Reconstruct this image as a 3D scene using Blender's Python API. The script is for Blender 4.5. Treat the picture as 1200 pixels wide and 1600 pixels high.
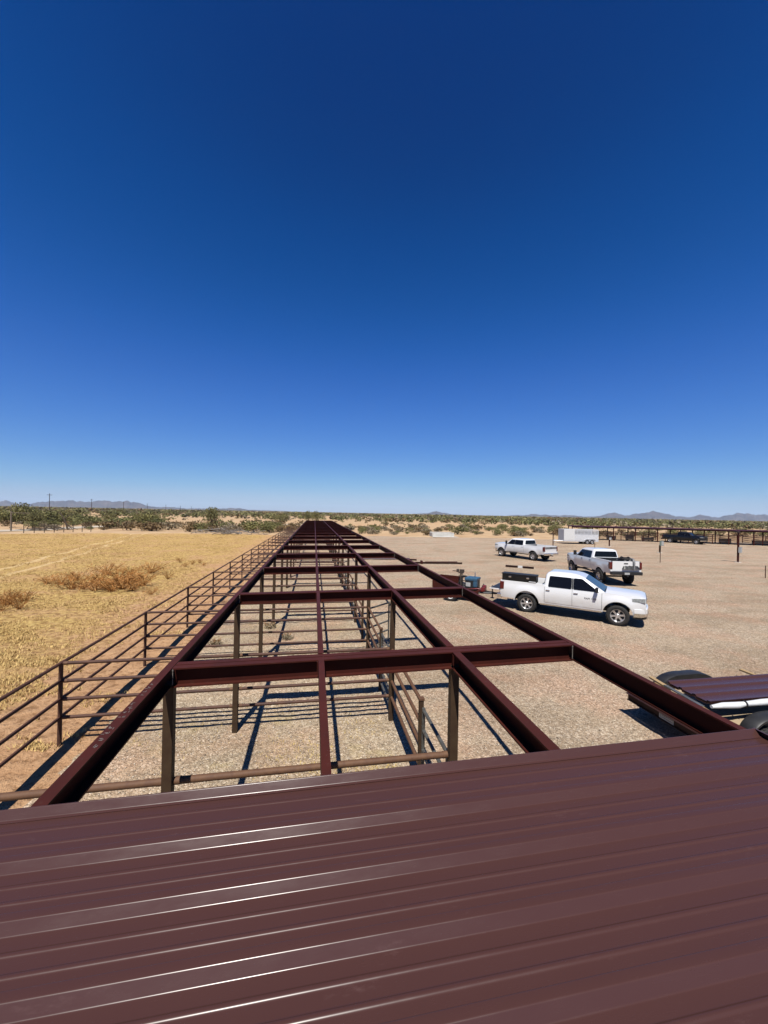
import bpy, bmesh, math, random
import numpy as np
from mathutils import Vector, Matrix

for _o in list(bpy.data.objects):
    bpy.data.objects.remove(_o, do_unlink=True)
SC = bpy.context.scene
COL = SC.collection
random.seed(7)
RNG = np.random.default_rng(11)
R = math.radians

# ------------------------------------------------------------------ camera
PSI, PITCH, ROLL, CAM_H, FOCAL = .179, .003, .020, 4.442, 601.0      # radians, metres, pixels of a 1200 px wide frame
fwd = Vector((math.sin(PSI) * math.cos(PITCH), math.cos(PSI) * math.cos(PITCH), math.sin(PITCH)))
rgt = Vector((math.cos(PSI), -math.sin(PSI), 0))
upv = rgt.cross(fwd)
rgt, upv = rgt * math.cos(ROLL) + upv * math.sin(ROLL), upv * math.cos(ROLL) - rgt * math.sin(ROLL)
cam_data = bpy.data.cameras.new('camera')
cam_data.sensor_fit = 'HORIZONTAL'
cam_data.sensor_width = 36
cam_data.lens = 36 * FOCAL / 1200
cam_data.clip_start = .05
cam_data.clip_end = 40000
cam = bpy.data.objects.new('camera', cam_data)
COL.objects.link(cam)
cam.matrix_world = Matrix.Translation((0, 0, CAM_H)) @ Matrix((rgt, upv, -fwd)).transposed().to_4x4()
SC.camera = cam

# ------------------------------------------------------------------ sky, sun, exposure
SUN = Vector((-.15, -.53, 1)).normalized()          # direction towards the sun
SUN_EL = math.asin(SUN.z)
world = bpy.data.worlds.new('World')
SC.world = world
world.use_nodes = True
wn, wl = world.node_tree.nodes, world.node_tree.links
wn.clear()
sky = wn.new('ShaderNodeTexSky')
sky.sky_type = 'NISHITA'
sky.sun_disc = False
sky.sun_elevation = SUN_EL
sky.sun_rotation = math.atan2(SUN.x, SUN.y)
sky.altitude = 600
sky.air_density = 1.0
sky.dust_density = .25
sky.ozone_density = 4.0
# the camera's colour rendering of a deep desert sky: one tone curve for each channel, the same in every direction
down = wn.new('ShaderNodeVectorMath'); down.operation = 'SCALE'; down.inputs['Scale'].default_value = 1 / 12
crv = wn.new('ShaderNodeRGBCurve')
for ci, pts in enumerate((((.0, .0), (.6, .016), (.85, .048), (1.45, .40), (2.77, 1.25), (4.69, 2.65), (6.74, 4.3), (12, 6)),
                          ((.0, .0), (1.09, .27), (1.41, .62), (2.55, 1.62), (4.54, 3.2), (6.74, 5.0), (8.1, 5.9), (12, 7)),
                          ((.0, .0), (2.24, 1.58), (2.83, 2.85), (4.54, 5.5), (6.84, 7.3), (7.94, 7.7), (12, 9.6)))):
    cu = crv.mapping.curves[ci]
    cu.points[0].location = (pts[0][0] / 12, pts[0][1] / 12); cu.points[1].location = (1, pts[-1][1] / 12)
    for p_ in pts[1:-1]: cu.points.new(p_[0] / 12, p_[1] / 12)
crv.mapping.update()
upn = wn.new('ShaderNodeVectorMath'); upn.operation = 'SCALE'; upn.inputs['Scale'].default_value = 12
bg = wn.new('ShaderNodeBackground')
bg.inputs['Strength'].default_value = .05
wo = wn.new('ShaderNodeOutputWorld')
wl.new(sky.outputs[0], down.inputs[0])
wl.new(down.outputs[0], crv.inputs['Color'])
wl.new(crv.outputs[0], upn.inputs[0])
wl.new(upn.outputs[0], bg.inputs[0])
wl.new(bg.outputs[0], wo.inputs[0])
sd = bpy.data.lights.new('sun', 'SUN')
sd.energy = 5.0
sd.angle = R(.5)
sd.color = (1, .955, .88)
sun = bpy.data.objects.new('sun', sd)
COL.objects.link(sun)
sun.rotation_euler = SUN.to_track_quat('Z', 'Y').to_euler()
sun.location = (0, 0, 60)
vs = SC.view_settings
vs.view_transform = 'Standard'
vs.look = 'None'
vs.exposure = 1.0
vs.gamma = 1
vs.use_curve_mapping = False
SC.cycles.max_bounces = 6
SC.cycles.diffuse_bounces = 2
SC.cycles.transparent_max_bounces = 6


# ------------------------------------------------------------------ helpers
def ground_point(u, v, z=0.0):
    """a spot on the ground (or at height z) seen along a line of sight of the 1200x1600 frame"""
    d = fwd + rgt * ((u - 600) / FOCAL) + upv * ((800 - v) / FOCAL)
    t = (z - CAM_H) / d.z
    return Vector((d.x * t, d.y * t, z))


def vnoise(x, y, seed=0):
    x = np.asarray(x, float); y = np.asarray(y, float)
    xi = np.floor(x).astype(np.int64); yi = np.floor(y).astype(np.int64)
    fx = x - xi; fy = y - yi
    fx = fx * fx * (3 - 2 * fx); fy = fy * fy * (3 - 2 * fy)

    def h(a, b):
        n = (a * 374761393 + b * 668265263 + seed * 1442695041) & 0xffffffff
        n = ((n ^ (n >> 13)) * 1274126177) & 0xffffffff
        n = (n ^ (n >> 16)) & 0xffffff
        return n / float(0xffffff)
    return ((h(xi, yi) * (1 - fx) + h(xi + 1, yi) * fx) * (1 - fy) + (h(xi, yi + 1) * (1 - fx) + h(xi + 1, yi + 1) * fx) * fy) * 2 - 1


def tag(o, label=None, cat=None, group=None, kind=None):
    if label: o['label'] = label
    if cat: o['category'] = cat
    if group: o['group'] = group
    if kind: o['kind'] = kind
    return o


def empty(name, loc=(0, 0, 0), rz=0, label=None, cat=None, group=None):
    o = bpy.data.objects.new(name, None)
    o.empty_display_size = .2
    COL.objects.link(o)
    o.location = loc
    o.rotation_euler = (0, 0, rz)
    return tag(o, label, cat, group)


def link_mesh(name, me, parent=None, loc=None, rot=None):
    o = bpy.data.objects.new(name, me)
    COL.objects.link(o)
    if parent: o.parent = parent
    if loc is not None: o.location = loc
    if rot is not None: o.rotation_euler = rot
    return o


def copy_tree(o, parent=None):
    c = o.copy()
    COL.objects.link(c)
    c.parent = parent
    for ch in list(o.children):
        copy_tree(ch, c)
    return c


class MB:
    """collects faces of one part"""

    def __init__(s):
        s.v = []; s.f = []

    def add(s, vs_, fs_):
        n = len(s.v)
        s.v += [tuple(p) for p in vs_]
        s.f += [tuple(i + n for i in f) for f in fs_]
        return s

    def box(s, c, d, rot=None, taper=1.0):
        x, y, z = d[0] / 2, d[1] / 2, d[2] / 2
        p = []
        for sz in (-1, 1):
            k = taper if sz > 0 else 1
            for sx, sy in ((-1, -1), (1, -1), (1, 1), (-1, 1)):
                p.append(Vector((sx * x * k, sy * y * k, sz * z)))
        if rot is not None: p = [rot @ q for q in p]
        c = Vector(c)
        return s.add([q + c for q in p], [(3, 2, 1, 0), (4, 5, 6, 7), (0, 1, 5, 4), (1, 2, 6, 5), (2, 3, 7, 6), (3, 0, 4, 7)])

    def span(s, a, b):
        a, b = Vector(a), Vector(b)
        return s.box((a + b) / 2, [abs(q) for q in (b - a)])

    def tube(s, a, b, r, n=8, r2=None, caps=True):
        a, b = Vector(a), Vector(b)
        r2 = r if r2 is None else r2
        d = (b - a).normalized()
        q = d.orthogonal().normalized(); w = d.cross(q)
        p = []
        for c, rr in ((a, r), (b, r2)):
            for i in range(n):
                t = 2 * math.pi * (i + .5) / n
                p.append(c + q * (rr * math.cos(t)) + w * (rr * math.sin(t)))
        f = [(i, (i + 1) % n, n + (i + 1) % n, n + i) for i in range(n)]
        if caps: f += [tuple(range(n))[::-1], tuple(range(n, 2 * n))]
        return s.add(p, f)

    def path(s, pts, r, n=6):
        pts = [Vector(p) for p in pts]
        rr = r if isinstance(r, (list, tuple)) else [r] * len(pts)
        ring = []
        q = None
        for i, p in enumerate(pts):
            d = (pts[min(i + 1, len(pts) - 1)] - pts[max(i - 1, 0)]).normalized()
            q = d.orthogonal().normalized() if q is None else (q - d * q.dot(d)).normalized()
            w = d.cross(q)
            ring.append([p + q * (rr[i] * math.cos(2 * math.pi * k / n)) + w * (rr[i] * math.sin(2 * math.pi * k / n)) for k in range(n)])
        v = [p for g in ring for p in g]
        f = []
        for i in range(len(pts) - 1):
            for k in range(n):
                f.append((i * n + k, i * n + (k + 1) % n, (i + 1) * n + (k + 1) % n, (i + 1) * n + k))
        f += [tuple(range(n))[::-1], tuple(range(len(v) - n, len(v)))]
        return s.add(v, f)

    def extrude(s, prof, a, b, xd, yd):
        """prof: closed 2-D outline; a -> b: axis"""
        a, b, xd, yd = Vector(a), Vector(b), Vector(xd), Vector(yd)
        n = len(prof)
        v = [a + xd * p[0] + yd * p[1] for p in prof] + [b + xd * p[0] + yd * p[1] for p in prof]
        f = [(i, (i + 1) % n, n + (i + 1) % n, n + i) for i in range(n)]
        f += [tuple(range(n))[::-1], tuple(range(n, 2 * n))]
        return s.add(v, f)

    def lathe(s, prof, n=24, axis='y', c=(0, 0, 0)):
        """prof: (radius, along axis)"""
        m = len(prof)
        v = []
        for i in range(n):
            t = 2 * math.pi * i / n
            for r_, h in prof:
                p = {'y': (r_ * math.cos(t), h, r_ * math.sin(t)), 'z': (r_ * math.cos(t), r_ * math.sin(t), h), 'x': (h, r_ * math.cos(t), r_ * math.sin(t))}[axis]
                v.append(Vector(p) + Vector(c))
        f = []
        for i in range(n):
            j = (i + 1) % n
            for k in range(m - 1):
                f.append((i * m + k, i * m + k + 1, j * m + k + 1, j * m + k))
        return s.add(v, f)

    def grid(s, rows):
        """rows of equal numbers of points"""
        m = len(rows[0])
        f = []
        for i in range(len(rows) - 1):
            for k in range(m - 1):
                f.append((i * m + k, i * m + k + 1, (i + 1) * m + k + 1, (i + 1) * m + k))
        return s.add([p for r_ in rows for p in r_], f)

    def mesh(s, name, mat, smooth=None, bevel=0, segs=2, weld=False):
        me = bpy.data.meshes.new(name)
        me.from_pydata([tuple(p) for p in s.v], [], s.f)
        bm = bmesh.new(); bm.from_mesh(me)
        if weld: bmesh.ops.remove_doubles(bm, verts=bm.verts, dist=1e-4)
        if bevel:
            es = [e for e in bm.edges if len(e.link_faces) == 2 and e.calc_face_angle(0) > .6]
            bmesh.ops.bevel(bm, geom=es, offset=bevel, segments=segs, affect='EDGES', profile=.6, clamp_overlap=True)
        bmesh.ops.recalc_face_normals(bm, faces=bm.faces)
        bm.to_mesh(me); bm.free()
        me.materials.append(mat)
        if smooth is not None:
            me.shade_smooth()
            me.set_sharp_from_angle(angle=R(smooth))
        return me

    def build(s, name, mat, parent=None, **k):
        return link_mesh(name, s.mesh(name, mat, **k), parent)


# ------------------------------------------------------------------ materials
class NT:
    def __init__(s, name):
        s.m = bpy.data.materials.new(name)
        s.m.use_nodes = True
        s.t = s.m.node_tree
        s.b = s.t.nodes['Principled BSDF']
        g = s.t.nodes.new('ShaderNodeNewGeometry')
        s.pos = g.outputs['Position']
        s.geo = g
        s.obj = s.t.nodes.new('ShaderNodeTexCoord').outputs['Object']

    def link(s, a, b): s.t.links.new(a, b)

    def noise(s, scale, detail=4, rough=.6, vec=None, out=0):
        n = s.t.nodes.new('ShaderNodeTexNoise')
        n.inputs['Scale'].default_value = scale
        n.inputs['Detail'].default_value = detail
        n.inputs['Roughness'].default_value = rough
        s.link(vec if vec is not None else s.obj, n.inputs['Vector'])
        return n.outputs[out]

    def vor(s, scale, vec=None, feature='F1', out='Color'):
        n = s.t.nodes.new('ShaderNodeTexVoronoi')
        n.feature = feature
        n.inputs['Scale'].default_value = scale
        s.link(vec if vec is not None else s.obj, n.inputs['Vector'])
        return n.outputs[out]

    def ramp(s, fac, stops):
        n = s.t.nodes.new('ShaderNodeValToRGB')
        el = n.color_ramp.elements
        while len(el) < len(stops): el.new(.5)
        for e, (p, c) in zip(el, stops):
            e.position = p
            e.color = (*c, 1) if not isinstance(c, (int, float)) else (c, c, c, 1)
        s.link(fac, n.inputs[0])
        return n.outputs[0]

    def mix(s, fac, a, b, mode='MIX'):
        n = s.t.nodes.new('ShaderNodeMix')
        n.data_type = 'RGBA'; n.blend_type = mode
        for x, i in ((fac, 0), (a, 6), (b, 7)):
            if isinstance(x, (int, float)): n.inputs[i].default_value = x
            elif isinstance(x, tuple): n.inputs[i].default_value = (*x, 1)
            else: s.link(x, n.inputs[i])
        return n.outputs[2]

    def math(s, op, a, b=0.0, clamp=False):
        n = s.t.nodes.new('ShaderNodeMath')
        n.operation = op; n.use_clamp = clamp
        for x, i in ((a, 0), (b, 1)):
            if isinstance(x, (int, float)): n.inputs[i].default_value = x
            else: s.link(x, n.inputs[i])
        return n.outputs[0]

    def sep(s, vec):
        n = s.t.nodes.new('ShaderNodeSeparateXYZ'); s.link(vec, n.inputs[0]); return n.outputs

    def mapscale(s, sc, vec=None):
        n = s.t.nodes.new('ShaderNodeMapping'); n.inputs['Scale'].default_value = sc
        s.link(vec if vec is not None else s.obj, n.inputs['Vector']); return n.outputs[0]

    def bump(s, h, strength, dist=.02):
        n = s.t.nodes.new('ShaderNodeBump')
        n.inputs['Strength'].default_value = strength
        n.inputs['Distance'].default_value = dist
        s.link(h, n.inputs['Height']); s.link(n.outputs[0], s.b.inputs['Normal'])

    def base(s, c, k=.53):
        if k != 1: c = s.mix(1., c, (k, k, k), 'MULTIPLY')
        s.link(c, s.b.inputs['Base Color'])

    def set(s, rough=.5, metal=0., spec=.5, coat=0.):
        s.b.inputs['Roughness'].default_value = rough
        s.b.inputs['Metallic'].default_value = metal
        s.b.inputs['Specular IOR Level'].default_value = spec
        s.b.inputs['Coat Weight'].default_value = coat
        s.b.inputs['Coat Roughness'].default_value = .06
        return s


def plain(name, c, rough=.5, metal=0., spec=.5, coat=0., var=.18, scale=6., c2=None, bump=0., bscale=40.):
    n = NT(name).set(rough, metal, spec, coat)
    d = c2 or tuple(x * (1 - var * 2) for x in c)
    e = tuple(min(1, x * (1 + var * .6)) for x in c)
    n.base(n.ramp(n.noise(scale, 5, .65), [(.3, d), (.55, c), (.8, e)]), 1 if metal > .5 else .53)
    if bump: n.bump(n.noise(bscale, 4, .6), bump, .01)
    return n.m


MAT = {}
MAT['roof'] = (lambda n: (
    n.set(.3, 0, .3),
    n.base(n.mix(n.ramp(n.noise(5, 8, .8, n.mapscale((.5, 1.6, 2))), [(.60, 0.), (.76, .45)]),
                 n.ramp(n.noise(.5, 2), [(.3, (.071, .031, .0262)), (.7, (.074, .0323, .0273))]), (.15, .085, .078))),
    n.link(n.ramp(n.noise(9, 6, .7, n.mapscale((.5, 2, 2))), [(.3, .22), (.7, .30)]), n.b.inputs['Roughness']),
    n.bump(n.noise(2, 2, .5), .03, .01)) and n.m)(NT('maroon_roof_paint'))
MAT['steel'] = (lambda n: (
    n.set(.5, 0, .05),
    n.base(n.mix(n.ramp(n.noise(11, 6, .75), [(.58, 0.), (.75, .45)]),
                 n.mix(n.ramp(n.noise(2.3, 4, .6), [(.4, 0.), (.65, .6)]), (.072, .0185, .0135), (.044, .0145, .0115)), (.105, .062, .05))),
    n.bump(n.noise(30, 3, .5), .06, .01)) and n.m)(NT('red_oxide_steel'))
MAT['post'] = plain('brown_post_steel', (.062, .037, .019), .65, 0, .2, var=.3, scale=7, c2=(.05, .026, .014), bump=.15)
MAT['steel_shaded'] = plain('shaded_trailer_steel', (.035, .013, .011), .55, 0, .15, var=.2)  # darker copy of the steel, shade on the trailer's tail put into the colour
MAT['pipe'] = plain('rusty_pipe', (.09, .037, .021), .68, 0, .3, var=.3, scale=6, c2=(.05, .022, .016), bump=.2)
MAT['pipe_old'] = plain('weathered_pipe', (.135, .066, .032), .72, 0, .3, var=.35, scale=11, c2=(.10, .045, .025), bump=.2)
MAT['gate'] = plain('grey_gate_pipe', (.13, .13, .115), .5, .3, .5, var=.3, scale=14, c2=(.07, .06, .05))
MAT['weld'] = plain('pale_light_slit_and_print', (.32, .28, .25), .6, .3, var=.3, scale=60)  # pale tone for painted light slits at the beam ends, and for mill print
MAT['white'] = plain('white_truck_paint', (.88, .885, .89), .28, 0, .5, 1.0, var=.015, scale=2)
MAT['white'] = (lambda n: (n.set(.28, 0, .5, 1.), n.base(n.mix(n.math('MULTIPLY', n.ramp(n.noise(2.2, 6, .7), [(.35, .0), (.7, .5)]), n.ramp(n.sep(n.obj)[2], [(.55, 1.), (1.0, .12)])), (.88, .885, .89), (.62, .52, .40)))) and n.m)(NT('dusty_white_truck_paint'))
MAT['black'] = plain('black_truck_paint', (.008, .008, .009), .3, 0, .3, .25, var=.1)
MAT['glass'] = plain('tinted_glass', (.006, .006, .007), .08, 0, .25, var=.05)
MAT['shield'] = plain('windscreen_glass', (.02, .03, .04), .05, 0, .5, var=.05)
MAT['rubber'] = plain('tyre_rubber', (.028, .026, .025), .8, 0, .3, var=.3, scale=20, bump=.2)
MAT['rim'] = plain('alloy_rim', (.55, .55, .56), .28, .85, var=.08)
MAT['chrome'] = plain('chrome', (.66, .66, .66), .16, 1, var=.05)
MAT['plastic'] = plain('black_plastic', (.02, .02, .021), .5, 0, .4, var=.2)
MAT['grey'] = plain('grey_plastic', (.20, .20, .20), .5, 0, .4, var=.1)
MAT['gap'] = plain('panel_gap', (.03, .03, .03), .8, var=.1)
MAT['lampred'] = plain('red_lamp', (.13, .01, .01), .15, 0, .6, var=.2, scale=30)
MAT['lampclear'] = plain('clear_lamp', (.55, .58, .58), .1, .3, .6, var=.3, scale=12)
MAT['lettering'] = plain('dark_lettering', (.04, .04, .045), .4, .3, var=.1)
MAT['alu'] = plain('brushed_aluminium', (.62, .63, .64), .38, .55, var=.06, scale=3)
MAT['whitepanel'] = plain('white_panel', (.78, .78, .77), .4, var=.04, scale=3)
MAT['concrete'] = plain('pale_concrete', (.68, .66, .61), .85, 0, .3, var=.15, scale=1.5, bump=.3)
MAT['wood'] = (lambda n: (n.set(.75, 0, .3), n.base(n.ramp(n.noise(7, 6, .7, n.mapscale((3, 30, 3))), [(.3, (.30, .19, .085)), (.7, (.50, .36, .19))]))) and n.m)(NT('pine_wood'))
MAT['deckwood'] = (lambda n: (n.set(.8, 0, .3), n.base(n.ramp(n.noise(6, 6, .7, n.mapscale((2, 25, 3))), [(.3, (.33, .24, .14)), (.7, (.52, .41, .27))]))) and n.m)(NT('deck_wood'))
MAT['greywood'] = plain('weathered_wood', (.24, .19, .14), .85, 0, .2, var=.3, scale=12)
MAT['darkpole'] = plain('creosoted_pole', (.07, .055, .045), .85, 0, .2, var=.2)
MAT['wrap'] = plain('white_plastic_wrap', (.75, .76, .76), .3, 0, .5, var=.06, scale=12, bump=.5, bscale=14)
MAT['blue'] = plain('blue_enamel', (.045, .12, .20), .45, 0, .3, var=.2, scale=8)
MAT['redpaint'] = plain('red_enamel', (.20, .02, .018), .4, var=.25, scale=10)
MAT['greenbox'] = plain('green_grey_enamel', (.25, .31, .27), .5, var=.15)
MAT['greybox'] = plain('light_grey_enamel', (.5, .51, .5), .45, var=.1)
MAT['flash'] = plain('grey_flashing', (.20, .21, .22), .4, .4, var=.2)


def mat_gravel():
    n = NT('gravel').set(.9, 0, .2)
    big = n.noise(.12, 4, .6); mid = n.noise(.9, 5, .65); clod = n.noise(11, 5, .75)
    stone_v = n.sep(n.vor(36))[0]
    small = n.sep(n.vor(88))[1]
    c = n.ramp(stone_v, [(0, (.14, .10, .07)), (.22, (.33, .245, .165)), (.6, (.48, .375, .265)), (.85, (.64, .54, .41)), (1, (.95, .86, .72))])
    c2 = n.ramp(small, [(0, (.17, .125, .085)), (.5, (.44, .34, .235)), (1, (.76, .65, .51))])
    c = n.mix(.42, c, c2)
    c = n.mix(n.ramp(mid, [(.4, 0.), (.7, .4)]), c, (.50, .37, .245))          # dust between stones
    c = n.mix(1., c, n.ramp(clod, [(.32, .62), (.5, 1.), (.70, 1.26)]), 'MULTIPLY')
    xs = n.sep(n.obj)
    lot = n.math('DIVIDE', n.math('SUBTRACT', xs[0], 1.8), 1.5, True)
    c = n.mix(1., c, n.mix(lot, (1.06, 1.045, .99), (1.01, .99, .96)), 'MULTIPLY')        # the lot is pinker than the pens
    pk = n.noise(.5, 4, .6)
    c = n.mix(n.ramp(pk, [(.46, 0.), (.64, .7)]), c, n.mix(1., c, (1.12, .95, .92), 'MULTIPLY'))
    tr = n.noise(.35, 5, .65, n.mapscale((.5, 1.1, 1)))
    c = n.mix(n.ramp(tr, [(.40, .7), (.54, 0.)]), c, n.mix(1., c, (.74, .71, .67), 'MULTIPLY'))       # packed lanes
    wv = n.t.nodes.new('ShaderNodeTexWave'); wv.wave_type = 'BANDS'; wv.bands_direction = 'Y'
    wv.inputs['Scale'].default_value = .11; wv.inputs['Distortion'].default_value = 14.; wv.inputs['Detail'].default_value = 2.; wv.inputs['Detail Scale'].default_value = .25
    n.link(n.mapscale((.35, 1, 1)), wv.inputs['Vector'])
    c = n.mix(n.math('MULTIPLY', n.ramp(wv.outputs['Fac'], [(.02, .12), (.10, 0.)]), lot), c, n.mix(1., c, (.72, .68, .64), 'MULTIPLY'))       # tyre tracks
    straw = n.math('MULTIPLY', n.ramp(n.noise(.8, 5, .7), [(.56, 0.), (.72, .5)]), n.math('SUBTRACT', 1., lot))
    c = n.mix(straw, c, (.58, .46, .19))
    edge = n.math('DIVIDE', n.math('SUBTRACT', -3.85, n.math('ADD', xs[0], n.math('MULTIPLY', n.noise(1.2, 4, .7), .8))), .4, True)
    c = n.mix(edge, c, (.66, .40, .22))
    n.base(n.mix(n.ramp(big, [(.3, .3), (.7, 0.)]), c, n.mix(1., c, (.84, .82, .80), 'MULTIPLY')))
    h = n.math('ADD', n.math('ADD', n.math('MULTIPLY', n.vor(36, None, 'F1', 'Distance'), -1.2), n.math('MULTIPLY', n.vor(88, None, 'F1', 'Distance'), -.5)), n.math('MULTIPLY', clod, .8))
    n.bump(h, .8, .022)
    return n.m


def mat_field():
    n = NT('dry_field').set(.95, 0, .1)
    xs = n.sep(n.obj)
    a = n.noise(.35, 6, .7); b = n.noise(2.2, 6, .75); c0 = n.noise(9, 5, .75)
    e0 = n.noise(4.2, 6, .8)
    straw = n.ramp(c0, [(.25, (.42, .26, .08)), (.5, (.70, .48, .17)), (.75, (.90, .68, .29))])
    straw = n.mix(n.ramp(e0, [(.43, .9), (.54, 0.)]), straw, (.30, .165, .06))
    soil = n.mix(n.ramp(e0, [(.40, .8), (.50, 0.)]), n.ramp(b, [(.3, (.52, .29, .145)), (.7, (.74, .46, .255))]), (.30, .155, .07))
    near = n.math('DIVIDE', n.math('ADD', n.math('ADD', xs[0], 8.6), n.math('MULTIPLY', b, 1.5)), 3.6, True)
    m = n.math('ADD', n.ramp(n.math('ADD', a, n.math('MULTIPLY', b, .35)), [(.64, 0.), (.82, .7)]), near, True)
    c = n.mix(m, straw, soil)
    p0, p1 = ground_point(0, 897), ground_point(168, 849)
    d_ = (p1 - p0).normalized()
    wob = n.math('MULTIPLY', n.noise(.15, 2, .5), 2.2)
    off = n.math('ADD', n.math('SUBTRACT', n.math('SUBTRACT', n.math('MULTIPLY', xs[0], -d_.y), n.math('MULTIPLY', xs[1], -d_.x)), -p0.x * d_.y + p0.y * d_.x), wob)
    ab = n.math('ABSOLUTE', n.math('SUBTRACT', n.math('ABSOLUTE', n.math('SUBTRACT', off, 1.1)), .85))
    c = n.mix(n.math('MULTIPLY', n.ramp(ab, [(.12, 1.), (.3, 0.)]), n.ramp(b, [(.3, .2), (.6, .75)])), c, (.85, .62, .33))       # wheel tracks
    n.base(c)
    n.bump(n.math('ADD', n.math('MULTIPLY', b, 1.2), n.math('MULTIPLY', e0, 1.)), 1., .12)
    return n.m


def mat_desert():
    n = NT('desert_soil').set(.95, 0, .1)
    a = n.noise(.02, 6, .65); b = n.noise(.25, 6, .7); c0 = n.noise(.0025, 5, .6)
    c = n.ramp(b, [(.3, (.36, .22, .12)), (.5, (.53, .37, .215)), (.75, (.64, .48, .31))])
    c = n.mix(n.ramp(a, [(.42, 0.), (.62, .5)]), c, (.54, .33, .17))
    far = n.ramp(c0, [(.4, (.40, .29, .17)), (.6, (.22, .19, .10))])
    d = n.t.nodes.new('ShaderNodeVectorMath'); d.operation = 'LENGTH'; n.link(n.obj, d.inputs[0])
    n.base(n.mix(n.math('DIVIDE', n.math('SUBTRACT', d.outputs['Value'], 350), 700, True), c, far))
    n.bump(b, .8, .4)
    return n.m


MAT['gravel'] = mat_gravel(); MAT['field'] = mat_field(); MAT['desert'] = mat_desert()
MAT['road'] = plain('pale_dirt_road', (.58, .50, .40), .95, 0, .1, var=.12, scale=.8)
MAT['mountain'] = (lambda n: (n.set(.95, 0, .1), n.base(n.ramp(n.noise(.006, 8, .7), [(.35, (.05, .037, .03)), (.55, (.12, .088, .07)), (.75, (.20, .15, .115))]))) and n.m)(NT('mountain_rock'))


def mat_col(name, rough=.8, spec=.2, trans=0.):
    n = NT(name).set(rough, 0, spec)
    a = n.t.nodes.new('ShaderNodeAttribute'); a.attribute_name = 'col'
    oi = n.t.nodes.new('ShaderNodeObjectInfo')
    n.base(n.mix(n.math('MULTIPLY', oi.outputs['Random'], .45), a.outputs['Color'], n.mix(1., a.outputs['Color'], (1.25, 1.05, .85), 'MULTIPLY')))
    return n.m


MAT['leaf'] = mat_col('foliage')
MAT['straw'] = mat_col('dry_straw', .9, .1)
MAT['stem'] = plain('bark', (.12, .09, .065), .9, 0, .1, var=.3, scale=10)
MAT['drystem'] = plain('dry_weed', (.46, .205, .058), .9, 0, .1, var=.35, scale=3)
MAT['deadwood'] = plain('grey_dead_wood', (.30, .265, .235), .9, 0, .1, var=.35, scale=2)


def np_mesh(name, V, F, mat, col=None):
    """V (n,3), F (m,3 or 4), col (n,3)"""
    me = bpy.data.meshes.new(name)
    V = np.ascontiguousarray(V, np.float32); F = np.ascontiguousarray(F, np.int32)
    k = F.shape[1]
    me.vertices.add(len(V)); me.vertices.foreach_set('co', V.ravel())
    me.loops.add(F.size); me.loops.foreach_set('vertex_index', F.ravel())
    me.polygons.add(len(F)); me.polygons.foreach_set('loop_start', np.arange(0, F.size, k, dtype=np.int32))
    if col is not None:
        ca = me.color_attributes.new('col', 'FLOAT_COLOR', 'POINT')
        c4 = np.ones((len(V), 4), np.float32); c4[:, :3] = col
        ca.data.foreach_set('color', c4.ravel())
    me.update(calc_edges=True)
    me.materials.append(mat)
    return me


# ================================================================== SETTING
def graded(a, b, fine0, fine1, d, g=1.09, dmax=4.0):
    xs = list(np.arange(fine0, fine1, d)) + [fine1]
    s_ = d; x = fine1
    while x < b:
        s_ = min(s_ * g, dmax); x = min(x + s_, b); xs.append(x)
    s_ = d; x = fine0; lo = []
    while x > a:
        s_ = min(s_ * g, dmax); x = max(x - s_, a); lo.append(x)
    return np.array(lo[::-1] + xs)


def sheet(name, xs, ys, zfun, mat, warp=None):
    X, Y = np.meshgrid(xs, ys)
    if warp: X, Y = warp(X, Y)
    Z = zfun(X, Y)
    ny, nx = X.shape
    V = np.stack([X, Y, Z], -1).reshape(-1, 3)
    i = np.arange((ny - 1) * (nx - 1)); r_, c = i // (nx - 1), i % (nx - 1)
    a = r_ * nx + c
    F = np.stack([a, a + 1, a + nx + 1, a + nx], 1)
    me = np_mesh(name, V, F, mat)
    me.shade_smooth()
    return tag(link_mesh(name, me), kind='structure')


# the desert floor, to the horizon
_r = np.concatenate([np.linspace(0, 120, 40), np.geomspace(130, 8000, 60)])
_t = np.linspace(0, 2 * np.pi, 129)
Rr, Tt = np.meshgrid(_r, _t)
GX, GY = Rr * np.cos(Tt), Rr * np.sin(Tt)
GZ = -.05 + np.clip((Rr - 90) / 200, 0, 1) * .25 * vnoise(GX / 45, GY / 45, 3)
V = np.stack([GX, GY, GZ], -1).reshape(-1, 3)
nR = len(_r); i = np.arange((len(_t) - 1) * (nR - 1)); a = (i // (nR - 1)) * nR + i % (nR - 1)
me = np_mesh('ground', V, np.stack([a, a + nR, a + nR + 1, a + 1], 1), MAT['desert']); me.shade_smooth()
tag(link_mesh('ground', me), kind='structure')

# dry grass field left of the pens
def field_warp(X, Y):
    yf = 66 + 11 * np.clip((X + 55) / 30, 0, 1) - 4 * np.clip((X + 22) / 14, 0, 1) + 1.5 * vnoise(X / 6, X * 0, 5)
    k = np.clip((Y - 20) / (78 - 20), 0, 1)
    return X, np.where(Y > 20, 20 + k * (yf - 20), Y)


def field_z(X, Y):
    e = np.clip((-3.2 - X) / .6, 0, 1)
    return -.01 + e * (.02 + .022 * vnoise(X / .5, Y / .5, 1) + .03 * vnoise(X / 2.1, Y / 2.1, 2)) - .04 * np.clip((Y - 60) / 15, 0, 1)


sheet('dry_field', graded(-75, -2.9, -9, -2.9, .09, 1.06, 1.2), graded(-8, 78, 5, 14, .09, 1.06, 1.2), field_z, MAT['field'], field_warp)

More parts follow.
